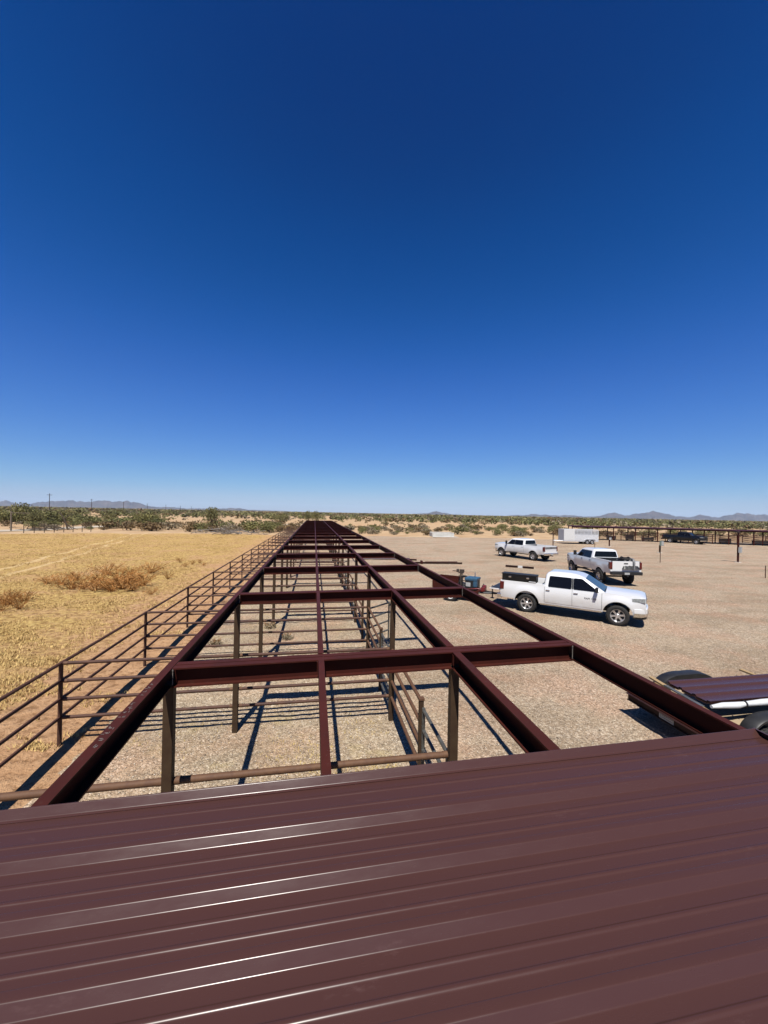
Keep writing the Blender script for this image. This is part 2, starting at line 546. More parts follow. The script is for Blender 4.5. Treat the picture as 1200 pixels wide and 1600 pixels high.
# gravel of the pens and of the lot
def lot_warp(X, Y):
    yf = 74 - .135 * np.clip(X, -5, 200) + 1.3 * vnoise(X / 4, X * 0, 9) + .5 * vnoise(X / .9, X * 0, 8)
    k = np.clip((Y - 40) / (76 - 40), 0, 1)
    Y = np.where(Y > 40, 40 + k * (yf - 40), Y)
    X = np.where(X < -2.5, -2.5 + (X + 2.5) * (1 + .22 * vnoise(Y / 1.1, Y * 0, 4) + .12 * vnoise(Y / .3, Y * 0, 6)), X)
    return X, Y


def lot_z(X, Y):
    e = np.clip((X + 4.35) / .7, 0, 1)
    return -.025 + e * (.05 + .009 * vnoise(X / .16, Y / .16, 1) + .013 * vnoise(X / .45, Y / .45, 2) + .018 * vnoise(X / 1.7, Y / 1.7, 3))


sheet('gravel_lot', graded(-4.3, 125, -4.3, 9, .07, 1.05, 2.5), graded(-8, 76, 4, 15, .07, 1.05, 2.), lot_z, MAT['gravel'], lot_warp)

# pale dirt road beyond the field
def ribbon(name, pts, w, z, mat):
    pts = [Vector((*p, 0)) for p in pts]
    fine = []
    for p, q in zip(pts, pts[1:]):
        for k in range(12): fine.append(p.lerp(q, k / 12))
    fine.append(pts[-1])
    m = MB(); rows = []
    for k, p in enumerate(fine):
        d = (fine[min(k + 1, len(fine) - 1)] - fine[max(k - 1, 0)]).normalized(); nrm = Vector((-d.y, d.x, 0))
        wl_ = w * (1 + .18 * float(vnoise(k * .37, 0, 2))); wr_ = w * (1 + .18 * float(vnoise(k * .41, 3, 2)))
        rows.append([(p + nrm * (wl_ / 2)) + Vector((0, 0, z)), p + Vector((0, 0, z + .012)), (p - nrm * (wr_ / 2)) + Vector((0, 0, z))])
    m.grid(rows)
    return tag(m.build(name, mat, smooth=80), kind='structure')


ribbon('dirt_road', [(-75, 62), (-60, 70), (-52, 82), (-50, 100), (-44, 118)], 5.5, .03, MAT['road'])
ribbon('far_dirt_road', [(-44, 118), (-30, 128), (-14, 132), (6, 128)], 4.0, .03, MAT['road'])

# mountains, far off
def mountain(name, prof, D, depth, seed, label, extra=1.0):
    us = np.arange(prof[0][0], prof[-1][0] + .1, 1.5)
    hp = np.interp(us, [p[0] for p in prof], [p[1] for p in prof])
    hp = np.maximum(hp + .9 * vnoise(us / 6, us * 0, seed) * np.clip(hp / 4, 0, 1) + .6 * vnoise(us / 2.6, us * 0, seed + 1) * np.clip(hp / 4, 0, 1), 0)
    nd = 26
    rows = []
    for j in range(nd):
        t = j / (nd - 1)
        bell = (1 - abs(2 * t - 1) ** 1.3)
        dd = D + depth * (t - .5)
        ang = PSI + np.arctan((us - 600) / FOCAL)
        L = dd / np.cos(ang - PSI)
        rug = 1 - .45 * (1 - bell) * (.5 + .5 * vnoise(us / 6 + seed, np.full_like(us, t * 5), seed + 2)) - .22 * (1 - bell) * vnoise(us / 2.5, np.full_like(us, t * 9), seed + 3)
        z = hp / FOCAL * D * bell * np.clip(rug, .1, 1) * extra - 3 + CAM_H * bell * (hp > .3)
        rows.append(np.stack([L * np.sin(ang), L * np.cos(ang), z], 1))
    V = np.array(rows); n = len(us)
    i = np.arange((nd - 1) * (n - 1)); a = (i // (n - 1)) * n + i % (n - 1)
    me = np_mesh(name, V.reshape(-1, 3), np.stack([a, a + 1, a + n + 1, a + n], 1), MAT['mountain'])
    return tag(link_mesh(name, me), kind='structure')


mountain('mountain_range', [(895, 0), (920, 1.5), (930, 2), (945, 5), (960, 8.6), (976, 3.5), (993, 7), (1008, 9), (1021, 12.8), (1041, 8), (1058, 5), (1075, 4), (1095, 8), (1112, 4.5), (1123, 4), (1138, 8), (1152, 12), (1166, 11.3), (1182, 9), (1200, 10), (1230, 8), (1270, 5), (1320, 0)], 6500, 1100, 4, '')
mountain('mountain_range', [(-150, 0), (-60, 5), (0, 6.5), (10, 8), (23, 4.8), (45, 4), (60, 6.5), (80, 9.5), (108, 10.3), (125, 9), (140, 9.4), (158, 10.6), (185, 10.4), (200, 11), (214, 9), (230, 5), (247, 2.6), (270, 3.6), (291, 1.3), (314, 2.4), (345, 2.2), (375, 4), (387, 1.4), (420, 1), (470, 0)], 6900, 900, 14, '')
mountain('mountain_range', [(640, 0), (655, .8), (668, 2), (682, 4.4), (692, 2.6), (705, 1), (725, 0)], 7000, 700, 24, '')
mountain('mountain_range', [(790, 0), (808, 1.6), (818, 1.2), (830, 4.2), (842, 3.2), (855, 2.6), (870, 2.2), (888, 2.9), (905, 2.2), (925, 0)], 6900, 700, 34, '')

# ================================================================== THE SHADE FRAME
S = 3.658
Y1 = 4.337
NB = 20
XL, XR, XC, XM, XF = -1.432, 3.243, 1.641, .077, -4.582
ZL = 2.778
SL = .056 / 4.675
ztop = lambda x: ZL + (x - XL) * SL
D = .203          # beam depth
DN, XD, YD = Vector((0, 0, -1)), Vector((1, 0, 0)), Vector((0, 1, 0))


def cee(b, d, lip=.015, t=.004):
    return [(0, 0), (b, 0), (b, lip), (b - t, lip), (b - t, t), (t, t), (t, d - t), (b - t, d - t), (b - t, d - lip), (b, d - lip), (b, d), (0, d)]


frame = empty('steel_shade_frame', (0, 0, 0), 0, 'long dark red steel shade frame without roofing, running to the horizon over the pens', 'shade frame')
# cross beams: two channels back to back
mb_ = MB()
xa, xb = XL + .006, XR - .006
mb_.extrude(cee(.082, D), (xa, .082, ztop(xa)), (xb, .082, ztop(xb)), (0, -1, 0), DN)
front_me = mb_.mesh('channel', MAT['steel'])
mb_ = MB()
mb_.extrude(cee(.082, D), (xa, .106, ztop(xa) - .003), (xb, .106, ztop(xb) - .003), (0, 1, 0), DN)
back_me = mb_.mesh('channel', MAT['steel'])
# the pieces between two cross beams
def bay_piece(x, b, d, side, dz=0.):
    m = MB()
    m.extrude(cee(b, d, .02), (x, 0, ztop(x) + dz), (x, S - .196, ztop(x) + dz), (side, 0, 0), DN)
    return m.mesh('longitudinal', MAT['steel'])


main_me = bay_piece(XC + .09, .09, D, -1)
purlin_me = bay_piece(XM, .062, .15, 1, .004)
post_l = MB().span((-.051, -.051, -.15), (.051, .051, ztop(XL) - D + .02)).mesh('post', MAT['post'], bevel=.008)
post_c = MB().span((-.051, -.051, -.15), (.051, .051, ztop(XC) - D + .02)).mesh('post', MAT['post'], bevel=.008)
clip_me = MB().box((0, 0, 0), (.008, .045, .12)).mesh('clip_angle', MAT['steel'])
light_slit_me = MB().box((0, 0, -.10), (.007, .008, .15)).box((0, 0, -.02), (.012, .012, .02)).mesh('light_slit', MAT['weld'], weld=True)  # pale strips painting the sunlight that shows through the beam-end gaps
for k in range(1, NB + 1):
    y = Y1 + (k - 1) * S
    cb = link_mesh('cross_beam', front_me, frame, (0, y, 0))
    link_mesh('channel', back_me, cb, (0, 0, 0))
    link_mesh('post', post_l, frame, (XL - .042, y + .092, 0))
    link_mesh('post', post_c, frame, (XC + .06, y + .092, 0))
    if k < 9:
        for x in (XL + .012, XR - .012): link_mesh('light_slit', light_slit_me, frame, (x, y + .004, ztop(x)))
        for x in (XC + .002, XC + .088): link_mesh('clip_angle', clip_me, frame, (x, y - .02, ztop(x) - .09))
        link_mesh('clip_angle', clip_me, frame, (XM - .01, y - .02, ztop(XM) - .07))
    if k < NB:
        link_mesh('main_beam', main_me, frame, (0, y + .19, 0))
        link_mesh('purlin', purlin_me, frame, (0, y + .19, 0))
# the bay that reaches under the roof
m = MB(); m.extrude(cee(.09, D), (XC + .09, -2.6, ztop(XC)), (XC + .09, Y1 - .004, ztop(XC)), (-1, 0, 0), DN); m.build('main_beam', MAT['steel'], frame)
m = MB(); m.extrude(cee(.062, .15, .02), (XM, -2.6, ztop(XM) + .004), (XM, Y1 - .004, ztop(XM) + .004), (1, 0, 0), DN); m.build('purlin', MAT['steel'], frame)
for k in (0, -1):
    y = Y1 + (k - 1) * S
    for x in (XL - .042, XC + .06):
        link_mesh('post', post_l, frame, (x, y + .092, 0))
yE = Y1 + (NB - 1) * S + .3
# eave channels in lengths of two bays, with a plate over each joint
k = -2
while k < NB:
    y0 = Y1 + (k - 1) * S + (1.1 if k > -2 else 0); y1 = min(Y1 + (k + 3) * S + 1.1, yE)
    y0 = max(y0, -2.6)
    m = MB(); m.extrude(cee(.082, D), (XL - .082, y0 + .002, ZL), (XL - .082, y1 - .002, ZL), (1, 0, 0), DN); m.build('eave_beam', MAT['steel'], frame)
    m = MB(); m.extrude(cee(.072, D), (XR + .072, y0 + .002, ztop(XR)), (XR + .072, y1 - .002, ztop(XR)), (-1, 0, 0), DN); m.build('eave_beam', MAT['steel'], frame)
    k += 4
# faint mill print on the near left eave channel
m = MB(); rr = random.Random(3)
for i in range(15):
    y = 3.0 + i * .075
    if i % 5 == 4: continue
    for q in range(4):
        yy = y + rr.uniform(-.018, .018); xx = XL - .045 + rr.uniform(-.02, .02)
        if rr.random() < .5: m.box((xx, yy, ZL + .0015), (.004, .022, .001))
        else: m.box((xx, yy, ZL + .0015), (.022, .004, .001))
m.build('mill_print', MAT['weld'], frame)['kind'] = 'stuff'

# ================================================================== FOREGROUND ROOF
def fillet(pts, r, n=4):
    out = [Vector(pts[0])]
    for a, b, c in zip(pts, pts[1:], pts[2:]):
        a, b, c = Vector(a), Vector(b), Vector(c)
        u, w = (a - b), (c - b)
        rr_ = min(r, u.length * .45, w.length * .45)
        p, q = b + u.normalized() * rr_, b + w.normalized() * rr_
        for i in range(n + 1):
            t = i / n
            out.append(p * (1 - t) ** 2 + b * 2 * t * (1 - t) + q * t ** 2)
    out.append(Vector(pts[-1]))
    return out


P, RT = .287, .037
RY0 = 2.36
skew = lambda x: -.0053 * (x + 1.5)


def rib_pts(st):
    """outline of one rib whose top bend towards the viewer is at st, and of the pan after it"""
    pts = [(st - .060, 0), (st - .036, RT), (st, RT), (st + .029, 0)]
    for q in (.096, .172):
        pts += minor(st + q)
    return pts


def minor(c):
    return [(c - .012, 0), (c - .005, .0045), (c + .005, .0045), (c + .012, 0)]


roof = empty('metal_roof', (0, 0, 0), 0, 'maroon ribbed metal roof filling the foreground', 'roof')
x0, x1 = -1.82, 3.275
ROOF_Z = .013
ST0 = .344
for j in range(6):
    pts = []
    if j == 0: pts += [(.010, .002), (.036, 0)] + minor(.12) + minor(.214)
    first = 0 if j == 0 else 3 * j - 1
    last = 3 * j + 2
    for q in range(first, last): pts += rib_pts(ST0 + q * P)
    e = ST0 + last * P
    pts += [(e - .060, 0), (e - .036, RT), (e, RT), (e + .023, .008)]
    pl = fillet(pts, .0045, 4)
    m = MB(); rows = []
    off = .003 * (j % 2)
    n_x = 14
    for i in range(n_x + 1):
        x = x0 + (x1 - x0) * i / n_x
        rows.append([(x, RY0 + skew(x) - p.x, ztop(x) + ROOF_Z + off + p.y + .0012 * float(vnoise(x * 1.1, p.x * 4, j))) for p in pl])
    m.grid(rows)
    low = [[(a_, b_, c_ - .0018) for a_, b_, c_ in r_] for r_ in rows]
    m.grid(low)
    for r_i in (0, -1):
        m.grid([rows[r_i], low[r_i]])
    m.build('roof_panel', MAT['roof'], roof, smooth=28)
# folded trim along the open edge
m = MB()
pr = fillet([(-.012, -.07), (-.008, RT + .0), (.0, RT + .006), (.006, RT + .006), (.034, .0045), (.05, .0025)], .004, 4)
rows = [[(x, RY0 + skew(x) - p.x, ztop(x) + ROOF_Z + p.y) for p in pr] for x in (x0 - .002, x1 + .002)]
m.grid(rows)
m.build('edge_trim', MAT['roof'], roof, smooth=28)
# folded trim down the right-hand end
m = MB()
pr = fillet([(-.012, .042), (.004, .042), (.012, .034), (.014, -.07)], .005, 3)
rows = [[(x1 + p.x, y, ztop(x1) + ROOF_Z + p.y) for p in pr] for y in (RY0 + skew(x1) + .010, -2.9)]
m.grid(rows)
m.build('end_trim', MAT['roof'], roof, smooth=35)

# ================================================================== PIPE FENCES
RZ = (1.53, 1.20, .86, .52)
ORD = ['first', 'second', 'third', 'fourth', 'fifth', 'sixth', 'seventh', 'eighth', 'ninth', 'tenth', 'eleventh', 'twelfth', 'thirteenth', 'fourteenth', 'fifteenth', 'sixteenth', 'seventeenth', 'eighteenth', 'nineteenth', 'twentieth']

fence = empty('pipe_fence', (XF, 0, 0), 0, 'long brown four rail pipe fence between the pens and the dry field', 'fence')
for z in RZ:
    MB().tube((0, -4, z), (0, yE - .25, z), .03, 10).build('rail', MAT['pipe'], fence, smooth=50)
fp = MB().tube((0, 0, -.15), (0, 0, 1.535), .036, 10)
fp_me = fp.mesh('post', MAT['pipe'], smooth=50)
for k in range(-1, NB + 1):
    link_mesh('post', fp_me, fence, (0, Y1 + (k - 1) * S + .12, 0))

# partitions across each bay
xa_, xb_ = XF + .04, XC + .005
part_me = {}
for k in range(1, NB + 1):
    y = Y1 + (k - 1) * S + .12
    p = empty('pipe_partition', (0, y, 0), 0, 'rusty four rail pipe partition crossing the pens below the %s cross beam from the roof' % ORD[k - 1], 'pen partition', 'pipe partitions between the pens')
    for i, z in enumerate(RZ):
        if k in (1, 2):
            me = MB().tube((xa_, 0, z), (xb_, 0, z), .037 if k == 1 and i == 0 else .031, 10).mesh('rail', MAT['pipe_old'] if k == 1 and i == 0 else MAT['pipe'], smooth=50)
        else:
            if i not in part_me: part_me[i] = MB().tube((xa_, 0, z), (xb_, 0, z), .031, 8).mesh('rail', MAT['pipe'], smooth=50)
            me = part_me[i]
        link_mesh('rail', me, p)
    m = MB()          # sleeves where the rails are welded to the posts
    for z in RZ:
        for x in (xa_ + .05, XL - .13, XL + .05, xb_ - .03):
            m.tube((x - .03, 0, z), (x + .03, 0, z), .0405 if k == 1 and z == RZ[0] else .035, 10)
    m.build('weld_collar', MAT['pipe_old'], p, smooth=50)

# the front of the pens: fixed rails and a gate in each bay
GX_ = XC + .055
gp_me = MB().span((-.035, -.035, -.15), (.035, .035, 1.56)).mesh('post', MAT['post'], bevel=.006)
cap_me = MB().span((-.045, -.045, 1.55), (.045, .045, 1.585)).mesh('cap', MAT['pipe_old'], bevel=.006)
rail_me = [MB().tube((0, .03, z), (0, S - 1.42, z), .03, 8).mesh('rail', MAT['pipe_old'], smooth=50) for z in RZ]
gr_me = [MB().tube((0, .06, z), (0, 1.15, z), .026, 8).mesh('rail', MAT['gate'], smooth=50) for z in (1.46, 1.16, .86, .56, .28)]
gs_me = [MB().tube((0, yy, .25), (0, yy, 1.49), .026, 8).mesh('stile', MAT['gate'], smooth=50) for yy in (.07, 1.14)]
hinge_me = MB().tube((0, 0, 0), (0, .06, 0), .02, 6).mesh('hinge', MAT['gate'])
for k in range(1, NB):
    y = Y1 + (k - 1) * S + .09
    f_ = empty('front_fence', (GX_, y + 1.36, 0), 0, 'rusty pipe fence panel fronting the %s pen from the roof' % ORD[k - 1], 'fence panel', 'fixed panels along the front of the pens')
    pp = link_mesh('post', gp_me, f_)
    link_mesh('cap', cap_me, pp)
    for me in rail_me: link_mesh('rail', me, f_)
    ang = 0
    what = 'closed grey pipe gate of the %s pen from the roof'
    if k == 3: ang, what = R(-46), 'grey pipe gate swung outwards at the %s pen from the roof'
    if k == 6: ang, what = R(-25), 'grey pipe gate slightly ajar at the %s pen from the roof'
    g_ = empty('pipe_gate', (GX_, y + .08, 0), ang, what % ORD[k - 1], 'gate', 'gates along the front of the pens')
    for me in gr_me: link_mesh('rail', me, g_)
    for me in gs_me: link_mesh('stile', me, g_)
    for z in (.5, 1.3): link_mesh('hinge', hinge_me, g_, (0, 0, z))


# ================================================================== VEHICLES
def make_wheel(root, x, y, r, w, side, rim_r, spokes, rim_mat, name='wheel'):
    """side +1: the outer face looks to +y"""
    hub = MB().lathe([(0.0, side * w * .30), (.055, side * w * .30), (.075, side * w * .16), (rim_r * .86, side * w * .02), (rim_r * .86, -side * w * .40), (0.0, -side * w * .40)], 24, 'y')
    h = hub.build(name, MAT['plastic'], root, smooth=40)
    h.location = (x, y, r)
    t = MB().lathe([(rim_r * .98, -w * .42), (rim_r * 1.06, -w * .49), (r * .86, -w * .5), (r * .97, -w * .43), (r, -w * .32), (r, w * .32), (r * .97, w * .43), (r * .86, w * .5), (rim_r * 1.06, w * .49), (rim_r * .98, w * .42)], 36, 'y')
    for i in range(36):
        a = 2 * math.pi * (i + .5) / 36
        t.box((math.cos(a) * r * .99, (w * .22 if i % 2 else -w * .22), math.sin(a) * r * .99), (.022, w * .4, .05), Matrix.Rotation(-a, 3, 'Y'))
    t.build('tyre', MAT['rubber'], h, smooth=45)
    rm = MB().lathe([(rim_r * .88, side * w * .10), (rim_r * .88, side * w * .34), (rim_r * .95, side * w * .44), (rim_r * 1.0, side * w * .44), (rim_r * 1.0, side * w * .30)], 32, 'y')
    rm.lathe([(0, side * w * .36), (.06, side * w * .36), (.085, side * w * .28), (.085, side * w * .18)], 16, 'y')
    for i in range(spokes):
        a = 2 * math.pi * i / spokes + .2
        rot = Matrix.Rotation(-a, 3, 'Y')
        p = []
        for rr_, hw, yy in ((.06, .040, .33), (rim_r * .55, .030, .30), (rim_r * .93, .048, .36)):
            for s_ in (-1, 1):
                p.append(rot @ Vector((rr_, side * w * yy, s_ * hw)))
                p.append(rot @ Vector((rr_, side * w * (yy - .14), s_ * hw * 1.1)))
        rm.add(p, [(0, 2, 6, 4), (4, 6, 10, 8), (0, 4, 5, 1), (4, 8, 9, 5), (2, 3, 7, 6), (6, 7, 11, 10)])
    rm.build('rim', rim_mat, h, smooth=35)
    return h


def text_mesh(txt, size, depth=.003):
    c = bpy.data.curves.new('txt', 'FONT'); c.body = txt; c.size = size; c.extrude = depth / 2; c.align_x = 'CENTER'
    c.resolution_u = 2
    o = bpy.data.objects.new('txt', c); COL.objects.link(o)
    dg = bpy.context.evaluated_depsgraph_get()
    me = bpy.data.meshes.new_from_object(o.evaluated_get(dg))
    bpy.data.objects.remove(o); bpy.data.curves.remove(c)
    return me


def pickup(name, loc, heading, label, p, group=None):
    """x forward, y left; origin on the ground midway between the axles"""
    root = empty(name, loc, heading, label, 'pickup truck', group)
    wb, W, rw = p['wb'], p['W'] / 2, p['r']
    xf, xr = wb / 2 + p['fo'], -wb / 2 - p['ro']
    zr, zb, zbed = p['rocker'], p['belt'], p['bed']
    zc, zh = p['cowl'], p['hood']
    xc, xcr = p['xcowl'], p['xcabr']
    ax = [(wb / 2, p['Ra']), (-wb / 2, p['Ra'])]
    za = rw + .03

    def zlo(x):
        z = zr
        if x > wb / 2: z = p['zbf']
        if x < -wb / 2: z = p['zbr']
        for a_, ra in ax:
            if abs(x - a_) < ra: z = max(zr - .02, za + math.sqrt(max(ra * ra - (x - a_) ** 2, 0)) * (1. if abs(x - a_) < ra else 0))
        return z

    def zhi(x):
        if x < xcr: return zbed
        if x < xc: return zb + (zc - zb) * max(0, (x - (xc - .35)) / .35) if x > xc - .35 else zb + (zbed - zb) * max(0, (xcr + .2 - x) / .2)
        t = (x - xc) / (xf - xc)
        return zc + (zh - zc) * t - p['nose'] * max(0, (t - .82) / .18) ** 2.2

    def yy(x, z):
        t = (z - zr) / (zb - zr)
        w = W * (.955 + .045 * math.sin(max(0, min(1, t)) * math.pi * .9) - .012 * max(0, t - .7) / .3)
        if x > wb / 2 - .1: w *= 1 - p['round'] * ((x - wb / 2 + .1) / (xf - wb / 2 + .1)) ** 3
        if x < xr + .3: w *= 1 - .03 * ((xr + .3 - x) / .3) ** 2
        fl = 0                                        # swollen wheel arches
        for a_, ra in ax:
            d_ = math.hypot(x - a_, z - za)
            if d_ < ra * 1.5: fl = max(fl, p['flare'] * max(0, min(1, (ra * 1.5 - d_) / (ra * .35))))
        return w + fl

    xs = set(np.linspace(xr, xf, 61).round(3)) | {xcr, xcr - .012, xc}
    for a_, ra in ax:
        for q in np.linspace(0, math.pi, 25): xs.add(round(a_ + ra * math.cos(q) * .9995, 4))
        xs |= {round(a_ + ra + .004, 4), round(a_ - ra - .004, 4)}
    xs = sorted(xs)
    NRW = 9
    col = []
    for x in xs:
        lo, hi = zlo(x), zhi(x)
        col.append([(x, yy(x, lo + (hi - lo) * k / NRW), lo + (hi - lo) * k / NRW) for k in range(NRW + 1)])
    m = MB()
    for s_ in (1, -1):
        m.grid([[(a_, s_ * b_, c_) for a_, b_, c_ in r_] for r_ in col])
    # bonnet
    rows = []
    for r_, x in zip(col, xs):
        if x >= xc - .001:
            y0, z0 = r_[-1][1], r_[-1][2]
            t = (x - xc) / (xf - xc)
            row = []
            for k in range(13):
                q = -1 + 2 * k / 12
                cr = p['crown'] * (1 - abs(q) ** 2.5) * (1 - max(0, (t - .75) / .25) ** 2 * .6)
                cr += p['bulge'] * (max(0, 1 - (abs(q) - .45) ** 2 / .02) if abs(q) > .3 else .75) * (1 - t)
                row.append((x, q * y0, z0 + cr))
            rows.append(row)
    m.grid(rows)
    # cowl deck under the cab, bed rails
    for x0_, x1_, z_ in ((xcr, xc, None),):
        m.grid([[(x, q * r_[-1][1], r_[-1][2]) for q in (-1, 1)] for r_, x in zip(col, xs) if xcr - .001 <= x <= xc + .001])
    for s_ in (1, -1):
        m.grid([[(x, s_ * r_[-1][1], zbed), (x, s_ * (r_[-1][1] - .03), zbed + .012), (x, s_ * (W - .13), zbed + .012), (x, s_ * (W - .14), zbed - .02), (x, s_ * (W - .14), p['floor'])] for r_, x in zip(col, xs) if x <= xcr - .01])
    # front and rear closing faces
    for r_ in (col[0], col[-1]):
        hi_ = r_ if r_ is col[-1] else [q for q in r_ if q[2] <= p['floor'] + .06]
        if len(hi_) > 1: m.grid([[(a_, s_ * b_, c_) for a_, b_, c_ in hi_] for s_ in (-1, -.5, 0, .5, 1)])
    m.build('body', p['paint'], root, smooth=35, weld=True)
    # underside and wheel wells
    u_ = MB()
    u_.grid([[(x, s_ * (r_[0][1] - .02), r_[0][2] + .01) for s_ in (-1, -.5, 0, .5, 1)] for r_, x in zip(col, xs)])
    u_.span((-wb / 2 - .7, -.5, zr - .05), (wb / 2 + .3, .5, zr + .12))
    for a_, ra in ax: u_.tube((a_, -W + .15, rw), (a_, W - .15, rw), .06, 8)
    u_.build('chassis', MAT['plastic'], root)
    # bed floor and front wall
    b_ = MB()
    b_.span((xr + .05, -(W - .15), p['floor'] - .01), (xcr - .02, W - .15, p['floor'] + .01))
    b_.span((xcr - .06, -(W - .15), p['floor']), (xcr - .022, W - .15, zbed))
    b_.build('bed_liner', MAT['plastic'], root)
    # cab
    cabs = p['cab']            # (z, x front, x rear, half width, corner radius)

    def ring(z, f_, r_, h_, c_):
        out = []
        for cx, cy, a0 in ((f_ - c_, h_ - c_, 0), (r_ + c_, h_ - c_, 90), (r_ + c_, -h_ + c_, 180), (f_ - c_, -h_ + c_, 270)):
            for k in range(7):
                a_ = R(a0 + 90 * k / 6)
                out.append((cx + c_ * math.cos(a_), cy + c_ * math.sin(a_), z))
        return out
    rings = [ring(*q) for q in cabs]
    m = MB()
    m.grid([r_ + [r_[0]] for r_ in rings])
    m.add(rings[-1], [tuple(range(len(rings[-1])))])
    m.build('cab', p['paint'], root, smooth=38, weld=True)
    (z0, f0, r0, h0, c0), (z1, f1, r1, h1, c1) = cabs[0], cabs[1]
    T = lambda z: (z - z0) / (z1 - z0)
    fx = lambda z: f0 + (f1 - f0) * T(z)
    rx = lambda z: r0 + (r1 - r0) * T(z)
    hy = lambda z: h0 + (h1 - h0) * T(z)

    def pane(pts, n_, mat, nm, parent, off=.004):
        n_ = Vector(n_).normalized()
        pts = [Vector(q) for q in pts]
        c_ = sum(pts, Vector()) / len(pts)
        # rounded corners
        P2 = []
        for i_ in range(len(pts)):
            a_, b2, d2 = pts[i_ - 1], pts[i_], pts[(i_ + 1) % len(pts)]
            r2 = min(.05, (a_ - b2).length * .3, (d2 - b2).length * .3)
            p1, p2 = b2 + (a_ - b2).normalized() * r2, b2 + (d2 - b2).normalized() * r2
            P2 += [p1, (p1 + p2 + b2 * 2) / 4, p2]
        q_ = MB(); k_ = len(P2)
        q_.add([v + n_ * off for v in P2] + [v - n_ * .01 for v in P2], [tuple(range(k_))] + [(i, (i + 1) % k_, k_ + (i + 1) % k_, k_ + i) for i in range(k_)])
        return q_.build(nm, mat, parent)

    za_, zb_ = z0 + p['sill'], z1 - .045
    nx_f = Vector((z1 - z0, 0, f0 - f1)); nx_r = Vector((-(z1 - z0), 0, (r1 - r0)))
    pane([(fx(za_ + .0), s_ * (hy(za_) - .13), za_ + .0) for s_ in (1, -1)] + [(fx(zb_ + .03), s_ * (hy(zb_) - .11), zb_ + .03) for s_ in (-1, 1)], nx_f, MAT['shield'], 'windscreen', root)
    zrw = max(z0 + .05, zbed + .03)
    pane([(rx(zrw), s_ * (hy(zrw) - .12), zrw) for s_ in (1, -1)] + [(rx(zb_), s_ * (hy(zb_) - .11), zb_) for s_ in (-1, 1)], nx_r, MAT['glass'], 'rear_window', root)
    for s_ in (1, -1):
        nn = Vector((0, s_ * (z1 - z0), (h0 - h1)))
        S_ = lambda x, z: (x, s_ * hy(z), z)
        xb0, xb1 = p['xB'] + .035, p['xB'] - .035
        pane([S_(xb0 - .004, za_ + .005), S_(xb0 - .004, zb_ - .005), S_(xb1 + .004, zb_ - .005), S_(xb1 + .004, za_ + .005)], nn, MAT['plastic'], 'pillar_trim', root, .0025)
        MB().grid([[(x_, s_ * (hy(za_ - .012) + .006), za_ - .018), (x_, s_ * (hy(za_ - .012) + .006), za_ - .004)] for x_ in np.linspace(rx(za_) + .2, fx(za_) - .2, 6)]).build('belt_moulding', MAT['plastic'], root)
        # doors: panels standing a hair proud of the side, with dark gaps
        for d0, d1, tag_ in ((p['xB'], p['xA'], 'front'), (p['xD'], p['xB'], 'rear')):
            g_ = MB(); rows = []
            n1 = 14
            for i_ in range(n1 + 1):
                x = d0 + .006 + (d1 - d0 - .012) * i_ / n1
                top = min(zhi(x), zb) - .012; bot = max(zlo(x), zr) + .075
                rows.append([(x, s_ * (yy(x, bot + (top - bot) * k / 8) + .007), bot + (top - bot) * k / 8) for k in range(9)])
            g_.grid(rows)
            edge = rows[0][::-1] + [r_[0] for r_ in rows[1:-1]] + rows[-1] + [r_[-1] for r_ in rows[1:-1]][::-1]
            inn = [(a_, b2 - s_ * .012, c_) for a_, b2, c_ in edge]
            ke = len(edge)
            g_.add(edge + inn, [(i, (i + 1) % ke, ke + (i + 1) % ke, ke + i) for i in range(ke)])
            dr = g_.build('door', p['paint'], root, smooth=40)
            gp_ = MB()
            for x in (d0, d1):
                gp_.grid([[(x - .008, s_ * (yy(x, z) + .0035), z), (x + .008, s_ * (yy(x, z) + .0035), z)] for z in np.linspace(max(zlo(x), zr) + .07, zb - .005, 8)])
            gp_.build('door_gap', MAT['gap'], dr)
            hx, hz = d0 + .14, zb - .13
            MB().box((hx, s_ * (yy(hx, hz) + .03), hz), (.17, .035, .04)).build('handle', p['handle'], dr, bevel=.01)
            if tag_ == 'front':
                zt_ = zb_
                pts = [S_(xb0, za_), S_(xb0, zt_), S_(fx(zt_) - .16, zt_), S_(fx(za_) - .22, za_)]
            else:
                pts = [S_(xb1, za_), S_(xb1, zb_), S_(rx(zb_) + .17, zb_), S_(rx(za_) + .20, za_)]
            pane(pts, nn, MAT['glass'], 'window', dr)
        # side mirror
        mx = p['xA'] - .18
        mm = MB()
        mm.box((mx, s_ * (hy(zb + .1) + .22), zb + p['mz']), (.11, .20, p['mh'])).tube((mx + .02, s_ * (hy(zb) - .02), zb + .03), (mx, s_ * (hy(zb) + .16), zb + p['mz'] - .03), .03, 6)
        mm.build('mirror', MAT['plastic'], root, bevel=.025)
        # wheel-arch lip
        for a_, ra in ax:
            l_ = MB(); rows = []
            for q in np.linspace(R(-2), R(182), 25):
                x = a_ + ra * math.cos(q); z = za + ra * math.sin(q)
                z = max(z, zr - .02)
                y_ = yy(x, z)
                rows.append([(x, s_ * (y_ + .002), z), (a_ + (ra + .035) * math.cos(q), s_ * (yy(x, z) + .008), max(za + (ra + .035) * math.sin(q), zr - .02)), (a_ + (ra + .045) * math.cos(q), s_ * (yy(x, z) - .004), max(za + (ra + .045) * math.sin(q), zr - .02))])
            l_.grid(rows); l_.build('arch_lip', p['lip'], root, smooth=50)
